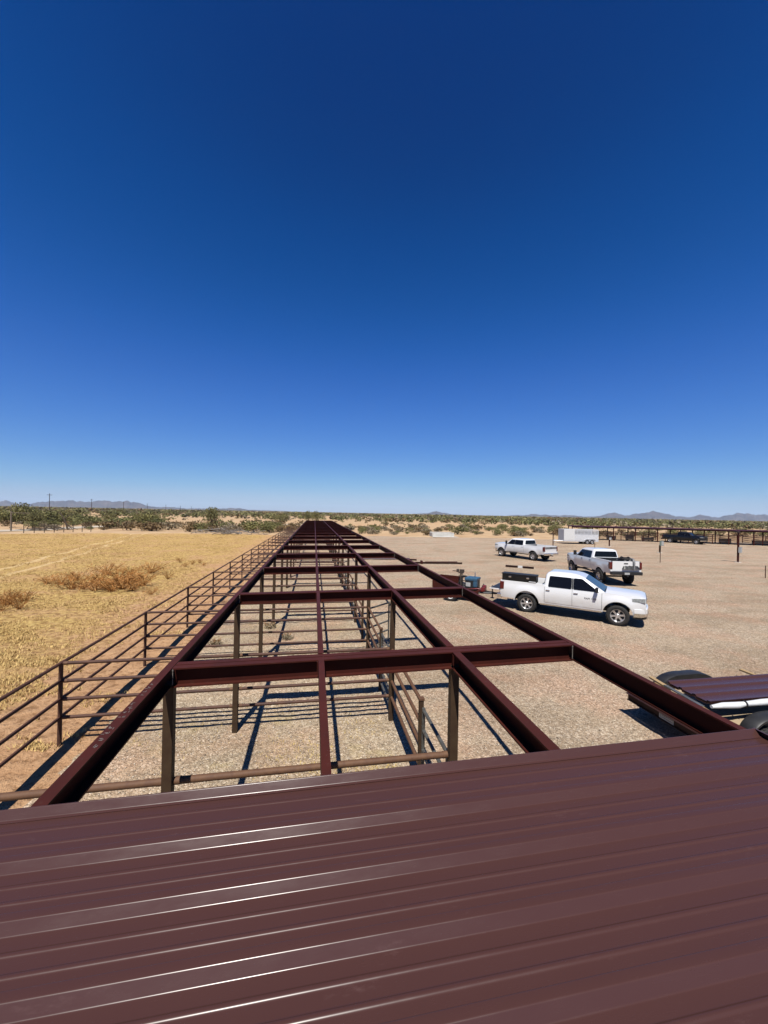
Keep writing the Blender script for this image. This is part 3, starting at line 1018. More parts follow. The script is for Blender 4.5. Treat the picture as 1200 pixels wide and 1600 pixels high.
        # rocker strip / step
        MB().span((-wb / 2 + p['Ra'] + .04, s_ * (W - .10) - .05, zr - p['stepdrop'] - .05), (wb / 2 - p['Ra'] - .04, s_ * (W - .10) + .08, zr - p['stepdrop'] + .035)).build('side_step', p['step'], root, bevel=.02)
        # tail lamp, head lamp
        tl = MB().span((xr - .014, s_ * (W - .02) - s_ * .15, zbed - p['tail'] - .04), (xr + .17, s_ * (W + .004), zbed - .05)); tl.build('tail_lamp', MAT['lampred'], root, bevel=.02)
        xh = xf - .16
        hl = MB()
        y_o, y_i = yy(xh - .16, zh - .2), yy(xf, zh - .2) * .66
        rows = []
        for t in np.linspace(0, 1, 7):
            x = (xf + .012) * (1 - t) + (xh - .30) * t
            y_ = y_i + (yy(x, zh - .2) + .005 - y_i) * min(1, (t * 1.9)) if t < .53 else yy(x, zh - .2) + .005
            if t < .53: x = xf + .008 - .10 * t * t
            hgt = .165 - .06 * t
            rows.append([(x, s_ * y_, zh - p['hl'] - .02), (x, s_ * y_, zh - p['hl'] + hgt)])
        hl.grid(rows)
        hl.grid([[(a_ - .05, b2 * .94, c_) for a_, b2, c_ in r_] for r_ in rows])
        hl.grid([[r_[1], (r_[1][0] - .05, r_[1][1] * .94, r_[1][2])] for r_ in rows])
        hl.build('headlamp', MAT['lampclear'], root, smooth=40)
        # wheels
        for a_, ra in ax:
            make_wheel(root, a_, s_ * (W - p['inset']), rw, p['tw'], s_, p['rim_r'], p['spokes'], MAT['rim'])
    # grille, bumpers
    wg = yy(xf, zh - .2) * .66
    g_ = MB().span((xf - .05, -wg, zh - p['hl'] - .12), (xf + .02, wg, zh - p['hl'] + .15)); g = g_.build('grille', MAT['plastic'], root, bevel=.02)
    bar = MB()
    for z in ((zh - p['hl'] + .05), ): bar.span((xf + .0, -wg + .02, z - .03), (xf + .035, wg - .02, z + .03))
    bar.span((xf + .0, -.035, zh - p['hl'] - .1), (xf + .032, .035, zh - p['hl'] + .14))
    bar.build('grille_bar', p['trim'], g, bevel=.008)
    fb = MB(); rows = []
    zt = p['zbf'] + .25
    half = [(xf - .40, yy(xf - .40, zt) + .012), (xf - .28, yy(xf - .28, zt) + .018), (xf - .15, yy(xf - .15, zt) + .02), (xf - .05, yy(xf - .05, zt) - .005), (xf + .02, yy(xf, zt) * .90), (xf + .06, yy(xf, zt) * .74), (xf + .085, yy(xf, zt) * .40), (xf + .09, 0)]
    outl = [(x, -y) for x, y in half] + [(x, y) for x, y in half[-2::-1]]
    for x, y_ in outl:
        k_ = 1 - .05 * (x > xf - .1)
        rows.append([(x - .05, y_ * .985, p['zbf'] - .05), (x, y_, p['zbf'] - .02), (x + .012, y_ * 1.004, p['zbf'] + .12), (x, y_, p['zbf'] + .26), (x - .06, y_ * .96, p['zbf'] + .29)])
    fb.grid(rows); fbo = fb.build('front_bumper', p['bumper'], root, smooth=40)
    vl = MB(); vl.grid([[(r_[0][0] + .006, r_[0][1] * 1.004, r_[0][2] - .015), (r_[1][0] + .008, r_[1][1] * 1.004, r_[1][2] - .01), (r_[2][0] + .007, r_[2][1] * 1.004, r_[2][2] - .03)] for r_ in rows]); vl.build('valance', MAT['chrome'], fbo, smooth=40)
    lb = MB(); 
    lb.grid([[(r_[0][0] + .02, r_[0][1] * .96, r_[0][2] - .10), (r_[1][0] - .015, r_[1][1] * .97, r_[1][2] + .03)] for r_ in rows]); lb.build('air_dam', MAT['plastic'], root)
    rb = MB().span((xr - .16, -W + .03, p['zbr'] - .06), (xr + .04, W - .03, p['zbr'] + .15))
    rbo = rb.build('rear_bumper', p['rbumper'], root, bevel=.03)
    MB().span((xr - .168, -.16, p['zbr'] - .03), (xr - .155, .16, p['zbr'] + .10)).build('number_plate', MAT['greybox'], rbo)
    h_ = MB().span((xr - .26, -.04, p['zbr'] - .16), (xr + .2, .04, p['zbr'] - .08)); h_.build('tow_hitch', MAT['plastic'], root, bevel=.008)
    # tailgate
    if p.get('gate_down'):
        tg = MB().span((xr - .56, -(W - .16), p['floor'] + .0), (xr - .01, W - .16, p['floor'] + .055)); t_ = tg.build('tailgate', p['paint'], root, bevel=.012)
        MB().span((xr - .53, -(W - .20), p['floor'] + .056), (xr - .03, W - .20, p['floor'] + .062)).build('liner', MAT['plastic'], t_)
    else:
        tg = MB().span((xr - .012, -(W - .165), p['zbr'] + .17), (xr + .05, W - .165, zbed + .015)); t_ = tg.build('tailgate', p['paint'], root, bevel=.012)
        if p.get('applique'): MB().span((xr - .02, -(W - .18), zbed - .26), (xr - .008, W - .18, zbed - .06)).build('trim_panel', MAT['grey'], t_)
        MB().box((xr - .018, 0, zbed - .13), (.014, .26, .07)).build('handle', MAT['plastic'], t_, bevel=.008)
    return root


RAM = dict(wb=3.57, W=2.0, r=.42, fo=.96, ro=1.20, rocker=.52, belt=1.27, bed=1.36, cowl=1.30, hood=1.265, nose=.04, xcowl=1.36, xcabr=-1.10,
           Ra=.535, zbf=.52, zbr=.58, round=.14, flare=.024, crown=.06, bulge=.025, floor=.86,
           cab=[(1.25, 1.40, -1.09, .955, .17), (1.80, .56, -1.0, .765, .15), (1.875, .38, -.94, .695, .16), (1.92, .18, -.86, .58, .16), (1.938, -.1, -.66, .38, .14)],
           sill=.035, xA=1.22, xB=.10, xD=-1.02, handle=MAT['chrome'], lip=MAT['white'], step=MAT['chrome'], stepdrop=.02, mz=.13, mh=.20, tail=.36, hl=.19,
           inset=.15, tw=.285, rim_r=.262, spokes=6, trim=MAT['chrome'], bumper=MAT['white'], rbumper=MAT['chrome'], paint=MAT['white'], gate_down=True)
FORD = dict(wb=4.06, W=2.03, r=.44, fo=.97, ro=1.30, rocker=.66, belt=1.42, bed=1.50, cowl=1.45, hood=1.43, nose=.04, xcowl=1.52, xcabr=-.98,
            Ra=.54, zbf=.62, zbr=.70, round=.07, flare=.03, crown=.05, bulge=.03, floor=.98,
            cab=[(1.40, 1.56, -.97, .955, .13), (1.97, .86, -.90, .80, .12), (2.035, .70, -.85, .73, .14), (2.07, .52, -.77, .62, .14), (2.085, .25, -.62, .42, .12)],
            sill=.03, xA=1.40, xB=.28, xD=-.90, handle=MAT['white'], lip=MAT['white'], step=MAT['plastic'], stepdrop=.08, mz=.19, mh=.34, tail=.44, hl=.25,
            inset=.14, tw=.30, rim_r=.25, spokes=6, trim=MAT['chrome'], bumper=MAT['chrome'], rbumper=MAT['chrome'], paint=MAT['white'], applique=True)
LIFT = dict(FORD, r=.475, rocker=.78, belt=1.53, bed=1.61, cowl=1.56, hood=1.54, floor=1.09, rbumper=MAT['plastic'], handle=MAT['plastic'], zbf=.74, zbr=.82, Ra=.56, tw=.33, applique=False, inset=.10,
            cab=[(z + .11, a, b, c, d) for z, a, b, c, d in FORD['cab']], stepdrop=.12)
DARK = dict(FORD, paint=MAT['black'], bumper=MAT['plastic'], rbumper=MAT['plastic'], trim=MAT['plastic'], lip=MAT['plastic'], handle=MAT['plastic'], applique=False, r=.45)

ram = pickup('pickup_truck', (11.61, 15.67, .022), R(-43.2), 'white crew cab pickup with lowered tailgate, black side tool box and welder trailer in tow', RAM)
# lettering low on the front door and a badge on the wing, right-hand side
for txt, size, x, z in (('RAM 1500', .105, .80, .95), ('HEMI', .075, 1.34, .955)):
    me = text_mesh(txt, size); me.materials.clear(); me.materials.append(MAT['lettering'])
    o = link_mesh('lettering', me, ram, (x, -1.0 * (.990 if txt == 'HEMI' else .9995) - .012, z), (R(90), 0, 0))
    o['label'] = 'dark %s lettering' % txt
truckA = pickup('pickup_truck', (21.62, 37.14, .022), R(110), 'white crew cab pickup farthest from the frame, dark trim band across its tailgate', FORD)
truckB = pickup('pickup_truck', (20.49, 24.85, .022), R(78), 'tall lifted white pickup with a black load in its bed, parked behind the nearest truck', LIFT)
truckD = pickup('pickup_truck', (66.6, 59.2, .022), R(-70), 'black pickup parked in front of the far shade structure', DARK)

# tool box on the near bed rail of the nearest truck
tb = empty('tool_box', ram.matrix_basis @ Vector((-2.1, -.72, 1.37)), R(-43.2), 'long black tool box mounted on the bed rail of the nearest truck', 'tool box')
MB().span((-.82, -.22, 0.004), (.72, .22, .30)).build('chest', MAT['black'], tb, bevel=.02)
MB().span((-.84, -.235, .302), (.74, .235, .345)).build('lid', MAT['plastic'], tb, bevel=.012)
for x in (-.45, .35): MB().box((x, -.232, .19), (.12, .022, .07)).build('latch', MAT['chrome'], tb, bevel=.006)
MB().span((.40, -.245, .02), (.70, -.221, .06)).build('pull_bar', MAT['alu'], tb, bevel=.008)

# black load hanging over the tailgate of the lifted truck
bl = empty('bed_load', truckB.matrix_basis @ Vector((-2.6, -.35, 1.12)), R(78), 'black coiled hoses and tarp heaped in the bed of the lifted truck', 'truck load')
rr = random.Random(5)
m = MB(); rows = []
for i in range(15):
    row = []
    for j in range(13):
        x = -.86 + 1.5 * i / 14; y = -.50 + 1.1 * j / 12
        e = min(i, 14 - i, j, 12 - j) / 3
        row.append((x, y, .02 + min(1, e) * (.56 + .10 * float(vnoise(i * .6, j * .6, 3)) + .05 * float(vnoise(i * 1.4, j * 1.3, 7)))))
    rows.append(row)
m.grid(rows); m.build('tarp', MAT['plastic'], bl, smooth=60)
for q in range(3):
    MB().path([(-.2 + (.34 - .04 * q) * math.cos(a), .1 + (.34 - .05 * q) * math.sin(a), .60 + .05 * q + .03 * math.sin(3 * a)) for a in np.linspace(0, 2 * math.pi, 22)], .035, 6).build('hose_loop', MAT['rubber'], bl, smooth=60)
MB().path([(-.45, -.1, .66), (-.72, -.12, .64), (-.83, -.12, .44), (-.84, -.12, -.05)], [.06, .06, .06, .05], 6).build('strap', MAT['grey'], bl, smooth=60)

# ================================================================== WELDER TRAILER
hitch = ram.matrix_basis @ Vector((-3.3, 0, .5))
wt_h = R(-43.2 + 180 + 4)                     # points away from the truck
wt = empty('welder_trailer', (hitch.x, hitch.y, .022), wt_h, 'small welder trailer with blue engine welder hitched to the nearest truck', 'trailer')
m = MB().tube((.0, 0, .50), (1.0, .38, .50), .035, 8).tube((.0, 0, .50), (1.0, -.38, .50), .035, 8).tube((0, 0, .5), (.95, 0, .5), .03, 8)
m.build('drawbar', MAT['plastic'], wt)
m = MB().tube((-.08, 0, .52), (.12, 0, .52), .05, 8).tube((.35, .0, .28), (.35, .0, .88), .03, 8).box((.35, 0, .26), (.16, .16, .03)).tube((.35, 0, .86), (.35, .16, .86), .015, 6)
m.build('jack', MAT['plastic'], wt)
m = MB()
for y in (-.62, .62): m.span((.95, y - .03, .46), (3.3, y + .03, .56))
for x in (.97, 1.7, 2.5, 3.28): m.span((x - .03, -.59, .46), (x + .03, .59, .55))
m.span((.98, -.58, .552), (3.26, .58, .566))
m.build('bed_frame', MAT['steel'], wt)
for s_ in (1, -1):
    make_wheel(wt, 2.25, s_ * .84, .34, .21, s_, .20, 5, MAT['whitepanel'])
    m = MB(); rows = []
    for q in np.linspace(R(10), R(170), 13):
        rows.append([(2.25 + .42 * math.cos(q), s_ * .72, .34 + .40 * math.sin(q)), (2.25 + .42 * math.cos(q), s_ * .98, .34 + .40 * math.sin(q)), (2.25 + .42 * math.cos(q), s_ * .98, .34 + .37 * math.sin(q))])
    m.grid(rows); m.build('mudguard', MAT['plastic'], wt, smooth=40)
m = MB().span((2.1, .60, .57), (3.35, .63, 1.08)).span((2.1, -.63, .57), (3.35, -.60, 1.08)).span((3.32, -.6, .57), (3.35, .6, 1.08))
m.build('side_board', MAT['steel'], wt)
w_ = MB().span((1.08, -.36, .58), (1.66, .36, 1.14)).build('welder', MAT['plastic'], wt, bevel=.03)
MB().span((1.05, -.38, 1.06), (1.69, .38, 1.19)).build('hood', MAT['blue'], w_, bevel=.03)
MB().span((1.06, .12, .76), (1.24, .372, 1.05)).build('side_panel', MAT['blue'], w_, bevel=.02)
MB().box((1.5, .368, .86), (.24, .02, .2)).build('control_panel', MAT['greybox'], w_, bevel=.004)
for i_ in range(5): MB().box((1.12 + i_ * .03, -.368, .86), (.012, .02, .26)).build('louvre', MAT['grey'], w_)
MB().tube((1.3, -.2, 1.21), (1.3, -.2, 1.42), .03, 8).build('exhaust', MAT['rim'], w_)
for x, y, h in ((.80, -.14, .36), (.78, .16, .30)):
    c = MB().span((x - .10, y - .12, .54), (x + .10, y + .12, .56 + h * .72)).build('fuel_can', MAT['redpaint'], wt, bevel=.04)
    MB().tube((x, y, .56 + h * .72), (x + .06, y, .56 + h * .9), .025, 8).build('spout', MAT['plastic'], c)
MB().lathe([(.20, -.06), (.27, -.07), (.30, 0), (.27, .07), (.20, .06), (.18, 0), (.20, -.06)], 20, 'y', (1.95, -.5, .88)).build('cable_reel', MAT['rubber'], wt, smooth=50)
MB().path([(.7, .3, .62), (.75, .42, .70), (1.0, .46, .72), (1.4, .5, .66), (1.8, .5, .62)], .025, 6).build('cable', MAT['redpaint'], wt, smooth=60)
vm = MB().tube((1.85, .48, .57), (1.85, .48, 1.42), .04, 8).box((1.85, .48, 1.44), (.22, .20, .04)).box((1.80, .48, 1.54), (.22, .13, .15)).box((2.02, .48, 1.54), (.10, .13, .15)).tube((2.05, .48, 1.51), (2.28, .48, 1.51), .022, 8).tube((2.27, .36, 1.51), (2.27, .6, 1.51), .012, 6)
vm.build('bench_vice', MAT['darkpole'], wt)
for i_, (x, y, z) in enumerate(((1.75, .1, .62), (1.85, -.2, .65), (2.0, .15, .6), (2.6, .2, .64), (2.8, -.25, .62), (3.0, .05, .66))):
    MB().lathe([(.07 + .02 * (i_ % 3), -.10), (.10 + .02 * (i_ % 3), -.07), (.10 + .02 * (i_ % 3), .07), (.07, .10)], 10, 'zxy'[i_ % 3], (x, y, z)).build(('gas_bottle', 'hose_roll', 'tool_bag')[i_ % 3], MAT[('grey', 'rubber', 'plastic')[i_ % 3]], wt, smooth=40)
for s_ in (1, -1): MB().tube((2.0, s_ * .3, .57), (2.0, s_ * .3, 1.3), .02, 6).build('rod_holder', MAT['plastic'], wt)
MB().path([(1.66, .3, 1.0), (1.9, .42, 1.1), (2.05, .45, .8), (1.7, .5, .6), (1.2, .48, .62)], .02, 6).build('welding_lead', MAT['rubber'], wt, smooth=60)

# ================================================================== FLAT TRAILER BY THE ROOF
ft = empty('flat_trailer', (7.0, 6.70, 0), 0, 'low flatbed trailer with black mudguards and wooden deck beside the roof', 'trailer')
FW = .76
m = MB()
for y in (-FW, FW): m.span((.05, y - .03, .40), (5.6, y + .03, .53))
for x in np.arange(.6, 5.6, .8): m.span((x - .03, -FW + .03, .42), (x + .03, FW - .03, .50))
m.build('bed_frame', MAT['steel'], ft)
MB().span((.01, -FW - .06, .39), (.05, FW + .06, .525)).build('tail_rail', MAT['steel_shaded'], ft, bevel=.006)
MB().span((-.06, -FW - .06, .527), (.05, FW + .06, .536)).build('tail_shade_lip', MAT['steel_shaded'], ft)  # overhanging lip added to keep the sun off the rail below
MB().span((-.02, -FW - .06, .376), (.05, FW + .06, .388)).build('tail_flange', MAT['steel_shaded'], ft)
MB().span((.002, -.30, .40), (.009, .02, .50)).build('sticker', MAT['greybox'], ft)
m = MB()
for i in range(7):
    for j in range(2):
        m.box((.0005, -.27 + i * .042, .475 - j * .04), (.002, .028, .012))
o = m.build('sticker_print', MAT['lettering'], ft)
for i in range(8):
    y0 = -FW + .035 + i * .1865
    MB().span((.052, y0, .532), (5.55, y0 + .178, .568)).build('deck_plank', MAT['deckwood'], ft, bevel=.004)
for s_ in (1, -1):
    m = MB(); rows = []
    prof = [(.84, .50), (.93, .69), (1.10, .80), (1.32, .85), (1.95, .855), (2.18, .80), (2.38, .69), (2.5, .50)]
    prof = fillet(prof, .12, 3)
    yi, yo = s_ * (FW + .05), s_ * (FW + .30)
    for q in prof: rows.append([(q.x, yi, q.y - .01), (q.x, yi + s_ * .03, q.y), (q.x, yo - s_ * .03, q.y), (q.x, yo, q.y - .02), (q.x, yo, q.y - .06)])
    m.grid(rows)
    m.add([(q.x, yi, q.y - .01) for q in prof] + [(q.x, yi, .5) for q in prof], [(i, i + 1, len(prof) + i + 1, len(prof) + i) for i in range(len(prof) - 1)])
    m.build('mudguard', MAT['plastic'], ft, smooth=40)
    for x in (1.28, 2.02): make_wheel(ft, x, s_ * (FW + .175), .31, .20, s_, .20, 5, MAT['greybox'])
m = MB().tube((5.5, -.6, .47), (7.0, 0, .47), .05, 8).tube((5.5, .6, .47), (7.0, 0, .47), .05, 8)
m.build('drawbar', MAT['steel'], ft)

# load of the flat trailer
for (ax_, ay_, bx_, by_, lab) in ((7.13, 5.15, 7.29, 6.2, 'nearer pine board under the end of the roofing stack on the trailer'), (7.39, 6.82, 7.49, 7.42, 'farther pine board jutting past the roofing stack on the trailer'), (10.03, 6.2, 10.06, 7.5, 'pine board poking out behind the roofing stack near the picture edge')):
    b = MB().extrude([(-.045, 0), (.045, 0), (.045, .04), (-.045, .04)], (ax_, ay_, .865), (bx_, by_, .865), (1, 0, 0), (0, 0, 1)).build('wooden_board', MAT['wood'], None, bevel=.004)
    tag(b, lab, 'board', 'boards under the stacked roofing')
for x, y, lab in ((7.21, 5.95, 'pine block under the nearer board at the trailer end'), (7.41, 7.1, 'pine block under the farther board at the trailer end'), (10.04, 6.4, 'pine block deep under the roofing stack on the trailer'), (10.05, 7.0, 'pine block near the far edge of the trailer deck')):
    b = MB().span((x - .045, y - .12, .570), (x + .045, y + .12, .862)).build('wooden_block', MAT['wood'], None, bevel=.004)
    tag(b, lab, 'block', 'blocks on the trailer deck')
st = empty('roofing_stack', (7.47, 6.10, .91), 0, 'stack of maroon ribbed roofing sheets lying on the trailer', 'roofing sheets')
for q in range(5):
    pts = []
    for c in (.02, .31, .60, .88):
        pts += [(c - .045, 0), (c - .028, .028), (c + .028, .028), (c + .045, 0)]
    pts = pts[1:-1]
    pl = fillet(pts, .006, 2)
    dx = .02 * rr.uniform(-1, 1)
    m = MB()
    z = q * .012
    top = [[(x, p_.x, p_.y + z) for p_ in pl] for x in (dx, 4.9 + dx)]
    low = [[(a_, b_, c_ - .004) for a_, b_, c_ in r_] for r_ in top]
    m.grid(top); m.grid(low); m.grid([top[0], low[0]]); m.grid([top[1], low[1]])
    m.build('roofing_sheet', MAT['roof'], st, smooth=28)
tag(MB().path([(7.42, 6.02, .925), (7.7, 6.03, .925), (8.0, 6.01, .92), (8.18, 6.02, .925), (8.6, 6.02, .93), (9.3, 6.02, .93), (11.8, 6.03, .925)], [.03, .055, .06, .045, .06, .062, .06], 10).build('wrapped_bundle', MAT['wrap'], None, smooth=60), 'white plastic wrapped bundle lying along the roofing stack', 'bundle')
tag(MB().lathe([(.05, -.012), (.066, -.012), (.066, .012), (.05, .012), (.05, -.012)], 16, 'x', (8.18, 6.02, .925)).build('tie_wire', MAT['plastic'], None, smooth=50), 'dark tie around the white wrapped bundle', 'tie')
m = MB().extrude([(0, 0), (.12, 0), (.12, .004), (.05, .02), (.004, .03), (0, .03)], (7.23, 6.08, .907), (7.34, 6.95, .907), (1, 0, 0), (0, 0, 1))
tag(m.build('metal_flashing', MAT['flash'], None), 'grey metal flashing strip at the end of the roofing stack', 'flashing')

# ================================================================== STOCK TRAILER
sth = math.atan2(55.59 - 56.6, 45.75 - 39.8)
stk = empty('stock_trailer', (43.0, 57.0, 0), sth + math.pi, 'white livestock trailer with slatted upper sides parked beyond the trucks', 'trailer')
# x forward (towards the picture's left)
m = MB()
L0, L1, HW = -2.9, 2.75, 1.0
m.span((L0, -HW, .45), (L1, HW, .62)); m.build('floor_frame', MAT['alu'], stk, bevel=.01)
for s_ in (1, -1):
    m = MB().span((L0, s_ * HW - .02, .62), (1.0, s_ * HW + .02, 1.62)); m.build('side_panel', MAT['alu'], stk)
    for z in (1.70, 1.83, 1.99, 2.12): MB().span((L0, s_ * HW - .018, z - .035), (1.0, s_ * HW + .018, z + .035)).build('slat', MAT['alu'], stk)
    MB().span((L0, s_ * HW - .022, 2.22), (1.0, s_ * HW + .022, 2.34)).build('top_rail', MAT['alu'], stk)
    for x in np.arange(L0 + .02, 1.01, .58): MB().span((x - .025, s_ * HW - .03, .62), (x + .025, s_ * HW + .03, 2.34)).build('stake', MAT['alu'], stk)
    MB().span((1.0, s_ * HW - .02, .62), (L1 - .0, s_ * HW + .02, 2.38)).build('nose_panel', MAT['whitepanel'], stk)
    MB().span((1.2, s_ * (HW + .024) - .004, .75), (1.95, s_ * (HW + .024) + .004, 2.2)).build('side_door', MAT['whitepanel'], stk, bevel=.003)
    for x in (-1.05, -1.85): make_wheel(stk, x, s_ * (HW - .02), .37, .22, s_, .21, 5, MAT['rim'])
    m = MB(); rows = []
    for q in fillet([(-.52, .55), (-.62, .80), (-.9, .86), (-2.0, .86), (-2.28, .80), (-2.38, .55)], .1, 3): rows.append([(q.x, s_ * (HW - .03), q.y), (q.x, s_ * (HW + .12), q.y)])
    m.grid(rows); m.build('mudguard', MAT['alu'], stk, smooth=40)
MB().span((L1 - .02, -HW, .62), (L1 + .02, HW, 2.38)).build('front_panel', MAT['whitepanel'], stk)
MB().span((L0 - .02, -HW, .62), (L0 + .02, HW, 1.62)).build('rear_gate', MAT['alu'], stk)
MB().span((L0, -HW - .02, 2.38), (L1 + .02, HW + .02, 2.43)).build('roof', MAT['whitepanel'], stk, bevel=.015)
MB().tube((L1, -.7, .5), (L1 + 1.4, 0, .5), .05, 8).tube((L1, .7, .5), (L1 + 1.4, 0, .5), .05, 8).build('drawbar', MAT['alu'], stk)
MB().tube((L1 + 1.1, 0, .1), (L1 + 1.1, 0, 1.0), .035, 8).box((L1 + 1.1, 0, .08), (.2, .2, .03)).build('jack', MAT['greybox'], stk)

# ================================================================== FAR SHADE STRUCTURE
fs_a = math.atan2(-11.6, 22.4)
fs = empty('shade_structure', (50.6, 68.9, 0), fs_a, 'long low dark red shade structure with pipe pens across the lot', 'shade structure')
LF = 48.
m = MB().span((0, -.06, 2.36), (LF, .06, 2.56)).build('eave_beam', MAT['steel'], fs)
MB().span((0, 4.5, 2.44), (LF, 4.62, 2.62)).build('eave_beam', MAT['steel'], fs)
MB().add([(-.3, -.4, 2.575), (LF, -.4, 2.575), (LF, 5.0, 2.66), (-.3, 5.0, 2.66), (-.3, -.4, 2.60), (LF, -.4, 2.60), (LF, 5.0, 2.685), (-.3, 5.0, 2.685)], [(0, 1, 2, 3), (4, 5, 6, 7), (0, 1, 5, 4), (1, 2, 6, 5), (2, 3, 7, 6), (3, 0, 4, 7)]).build('roof', MAT['steel'], fs)
fpm = MB().span((-.075, -.075, -.1), (.075, .075, 2.45)).mesh('post', MAT['steel'])
frm = [MB().tube((0, 0, z), (LF - .1, 0, z), .038, 6).mesh('rail', MAT['pipe']) for z in (1.5, 1.15, .8, .45)]
k = 0
x = .1
while x < LF:
    link_mesh('post', fpm, fs, (x, 0, 0)); link_mesh('post', fpm, fs, (x, 4.56, 0)); x += 3.66; k += 1
for me in frm:
    link_mesh('rail', me, fs, (0, .12, 0)); link_mesh('rail', me, fs, (0, 4.45, 0)); link_mesh('rail', me, fs, (0, 8.5, 0))
crm = [MB().tube((0, .1, z), (0, 8.5, z), .03, 6).mesh('divider_rail', MAT['pipe']) for z in (1.5, 1.15, .8, .45)]
x = .1
while x < LF:
    for me in crm: link_mesh('divider_rail', me, fs, (x, 0, 0))
    x += 3.66
gpm = MB().span((-.05, -.05, -.1), (.05, .05, 1.6)).mesh('gate_post', MAT['steel'])
x = 1.4
while x < LF:
    link_mesh('gate_post', gpm, fs, (x, .1, 0)); link_mesh('gate_post', gpm, fs, (x + 1.2, 8.5, 0)); x += 3.66
fm = fs.matrix_basis
for i, (x, w, h, lab) in enumerate(((7.2, 1.5, .85, 'dark feed bunk left of the black truck under the far shade structure'), (13.4, 1.9, .8, 'dark water tank in the middle of the far shade structure'), (3.6, 1.3, .9, 'dark feeder next to the livestock trailer under the far shade structure'), (10.4, 1.3, 1.2, 'tall dark feeder left of the middle of the far shade structure'), (25.6, 1.6, 1.0, 'dark feeder just right of the black truck under the far shade structure'), (31.8, 4.2, .85, 'long black feed trough right of the black truck under the far shade structure'))):
    q = fm @ Vector((x, .9, 0))
    f_ = empty('feed_trough', (q.x, q.y, 0.02), fs_a, lab, 'trough', 'troughs under the far shade structure')
    MB().span((-w / 2, -.35, .25), (w / 2, .35, h)).build('tub', MAT['plastic'], f_, bevel=.06)
    MB().span((-w / 2 - .04, -.39, h - .06), (w / 2 + .04, .39, h)).build('rim', MAT['plastic'], f_, bevel=.02)
    for s_ in (-1, 1): MB().span((s_ * w * .42 - .05, -.3, -.02), (s_ * w * .42 + .05, .3, .27)).build('leg', MAT['plastic'], f_)

# ================================================================== POSTS IN THE LOT
def pedestal(u, v, h, label, name, post_r, box, zbox, lamp=False, mat='post', boxmat='greenbox'):
    q = ground_point(u, v)
    o = empty(name, (q.x, q.y, .0), R(20), label, 'service post')
    MB().span((-post_r, -post_r, -.1), (post_r, post_r, h)).build('post', MAT[mat], o, bevel=.004)
    if box:
        w, d_, hh = box
        b = MB().span((-w / 2, -post_r - d_, zbox), (w / 2, -post_r, zbox + hh)).build('meter_box', MAT[boxmat], o, bevel=.01)
        MB().span((-w / 2 - .015, -post_r - d_ - .02, zbox + hh), (w / 2 + .015, -post_r, zbox + hh + .02)).build('lid', MAT[boxmat], b)
        MB().span((-w / 2 + .03, -post_r - d_ - .008, zbox + .05), (w / 2 - .03, -post_r - d_ + .002, zbox + hh - .05)).build('door', MAT['greybox'], b)
        MB().box((0, 0, .02), (.45, .45, .08)).build('footing', MAT['concrete'], o, bevel=.01)
    if lamp:
        a_ = MB().span((-.45, -.06, h - .04), (.2, .06, h + .05)).build('lamp_arm', MAT[mat], o)
        MB().span((-.55, -.16, h - .09), (-.12, .16, h + .01)).build('lamp_head', MAT['plastic'], a_, bevel=.02)
    return o


pedestal(1031, 864, 1.05, 'dark service post with green grey meter box in the middle of the lot', 'service_post', .08, (.62, .22, .62), .95)
pedestal(1153, 879, 3.25, 'tall dark post with lamp arm and pale box at the right of the lot', 'lamp_post', .075, (.36, .2, .55), 1.05, True, 'steel', 'greybox')
pedestal(952, 854, 1.2, 'short dark post with white top in front of the livestock trailer', 'service_post', .07, (.3, .16, .32), 1.05, False, 'steel', 'whitepanel')
pedestal(864, 856, 2.0, 'thin pole with a small bracket behind the farthest white truck', 'service_post', .045, None, 0, True, 'steel')
for u, v, h, lab in ((1031.5, 879.5, 1.05, 'thin brown stake standing in front of the meter box post'), (1196, 904, 1.0, 'short brown stake at the right edge of the lot'), (929, 857, .75, 'thin pale stake beside the livestock trailer wheels')):
    q = ground_point(u, v)
    t_ = MB().span((-.03, -.008, -.1), (.03, .008, h)).span((-.006, .0085, -.1), (.006, .04, h)).build('stake', MAT['pipe_old'] if u < 1000 else MAT['pipe'], None)
    t_.location = (q.x, q.y, 0)
    tag(t_, lab, 'stake')

# ================================================================== STEEL LYING ON THE GRAVEL
def loose(u0, v0, u1, v1, w, h, label, name='steel_beam', mat='pipe', z=.03):
    a_, b_ = ground_point(u0, v0), ground_point(u1, v1)
    c = (a_ + b_) / 2; d_ = b_ - a_
    o = empty(name, (c.x, c.y, z), math.atan2(d_.y, d_.x), label, 'steel beam')
    L = d_.length / 2
    MB().extrude([(-w / 2, 0), (w / 2, 0), (w / 2, .02), (.02, .02), (.02, h - .02), (w / 2, h - .02), (w / 2, h), (-w / 2, h), (-w / 2, h - .02), (-.02, h - .02), (-.02, .02), (-w / 2, .02)], (-L, 0, 0), (L, 0, 0), (0, 1, 0), (0, 0, 1)).build('beam', MAT[mat], o)
    return o, L


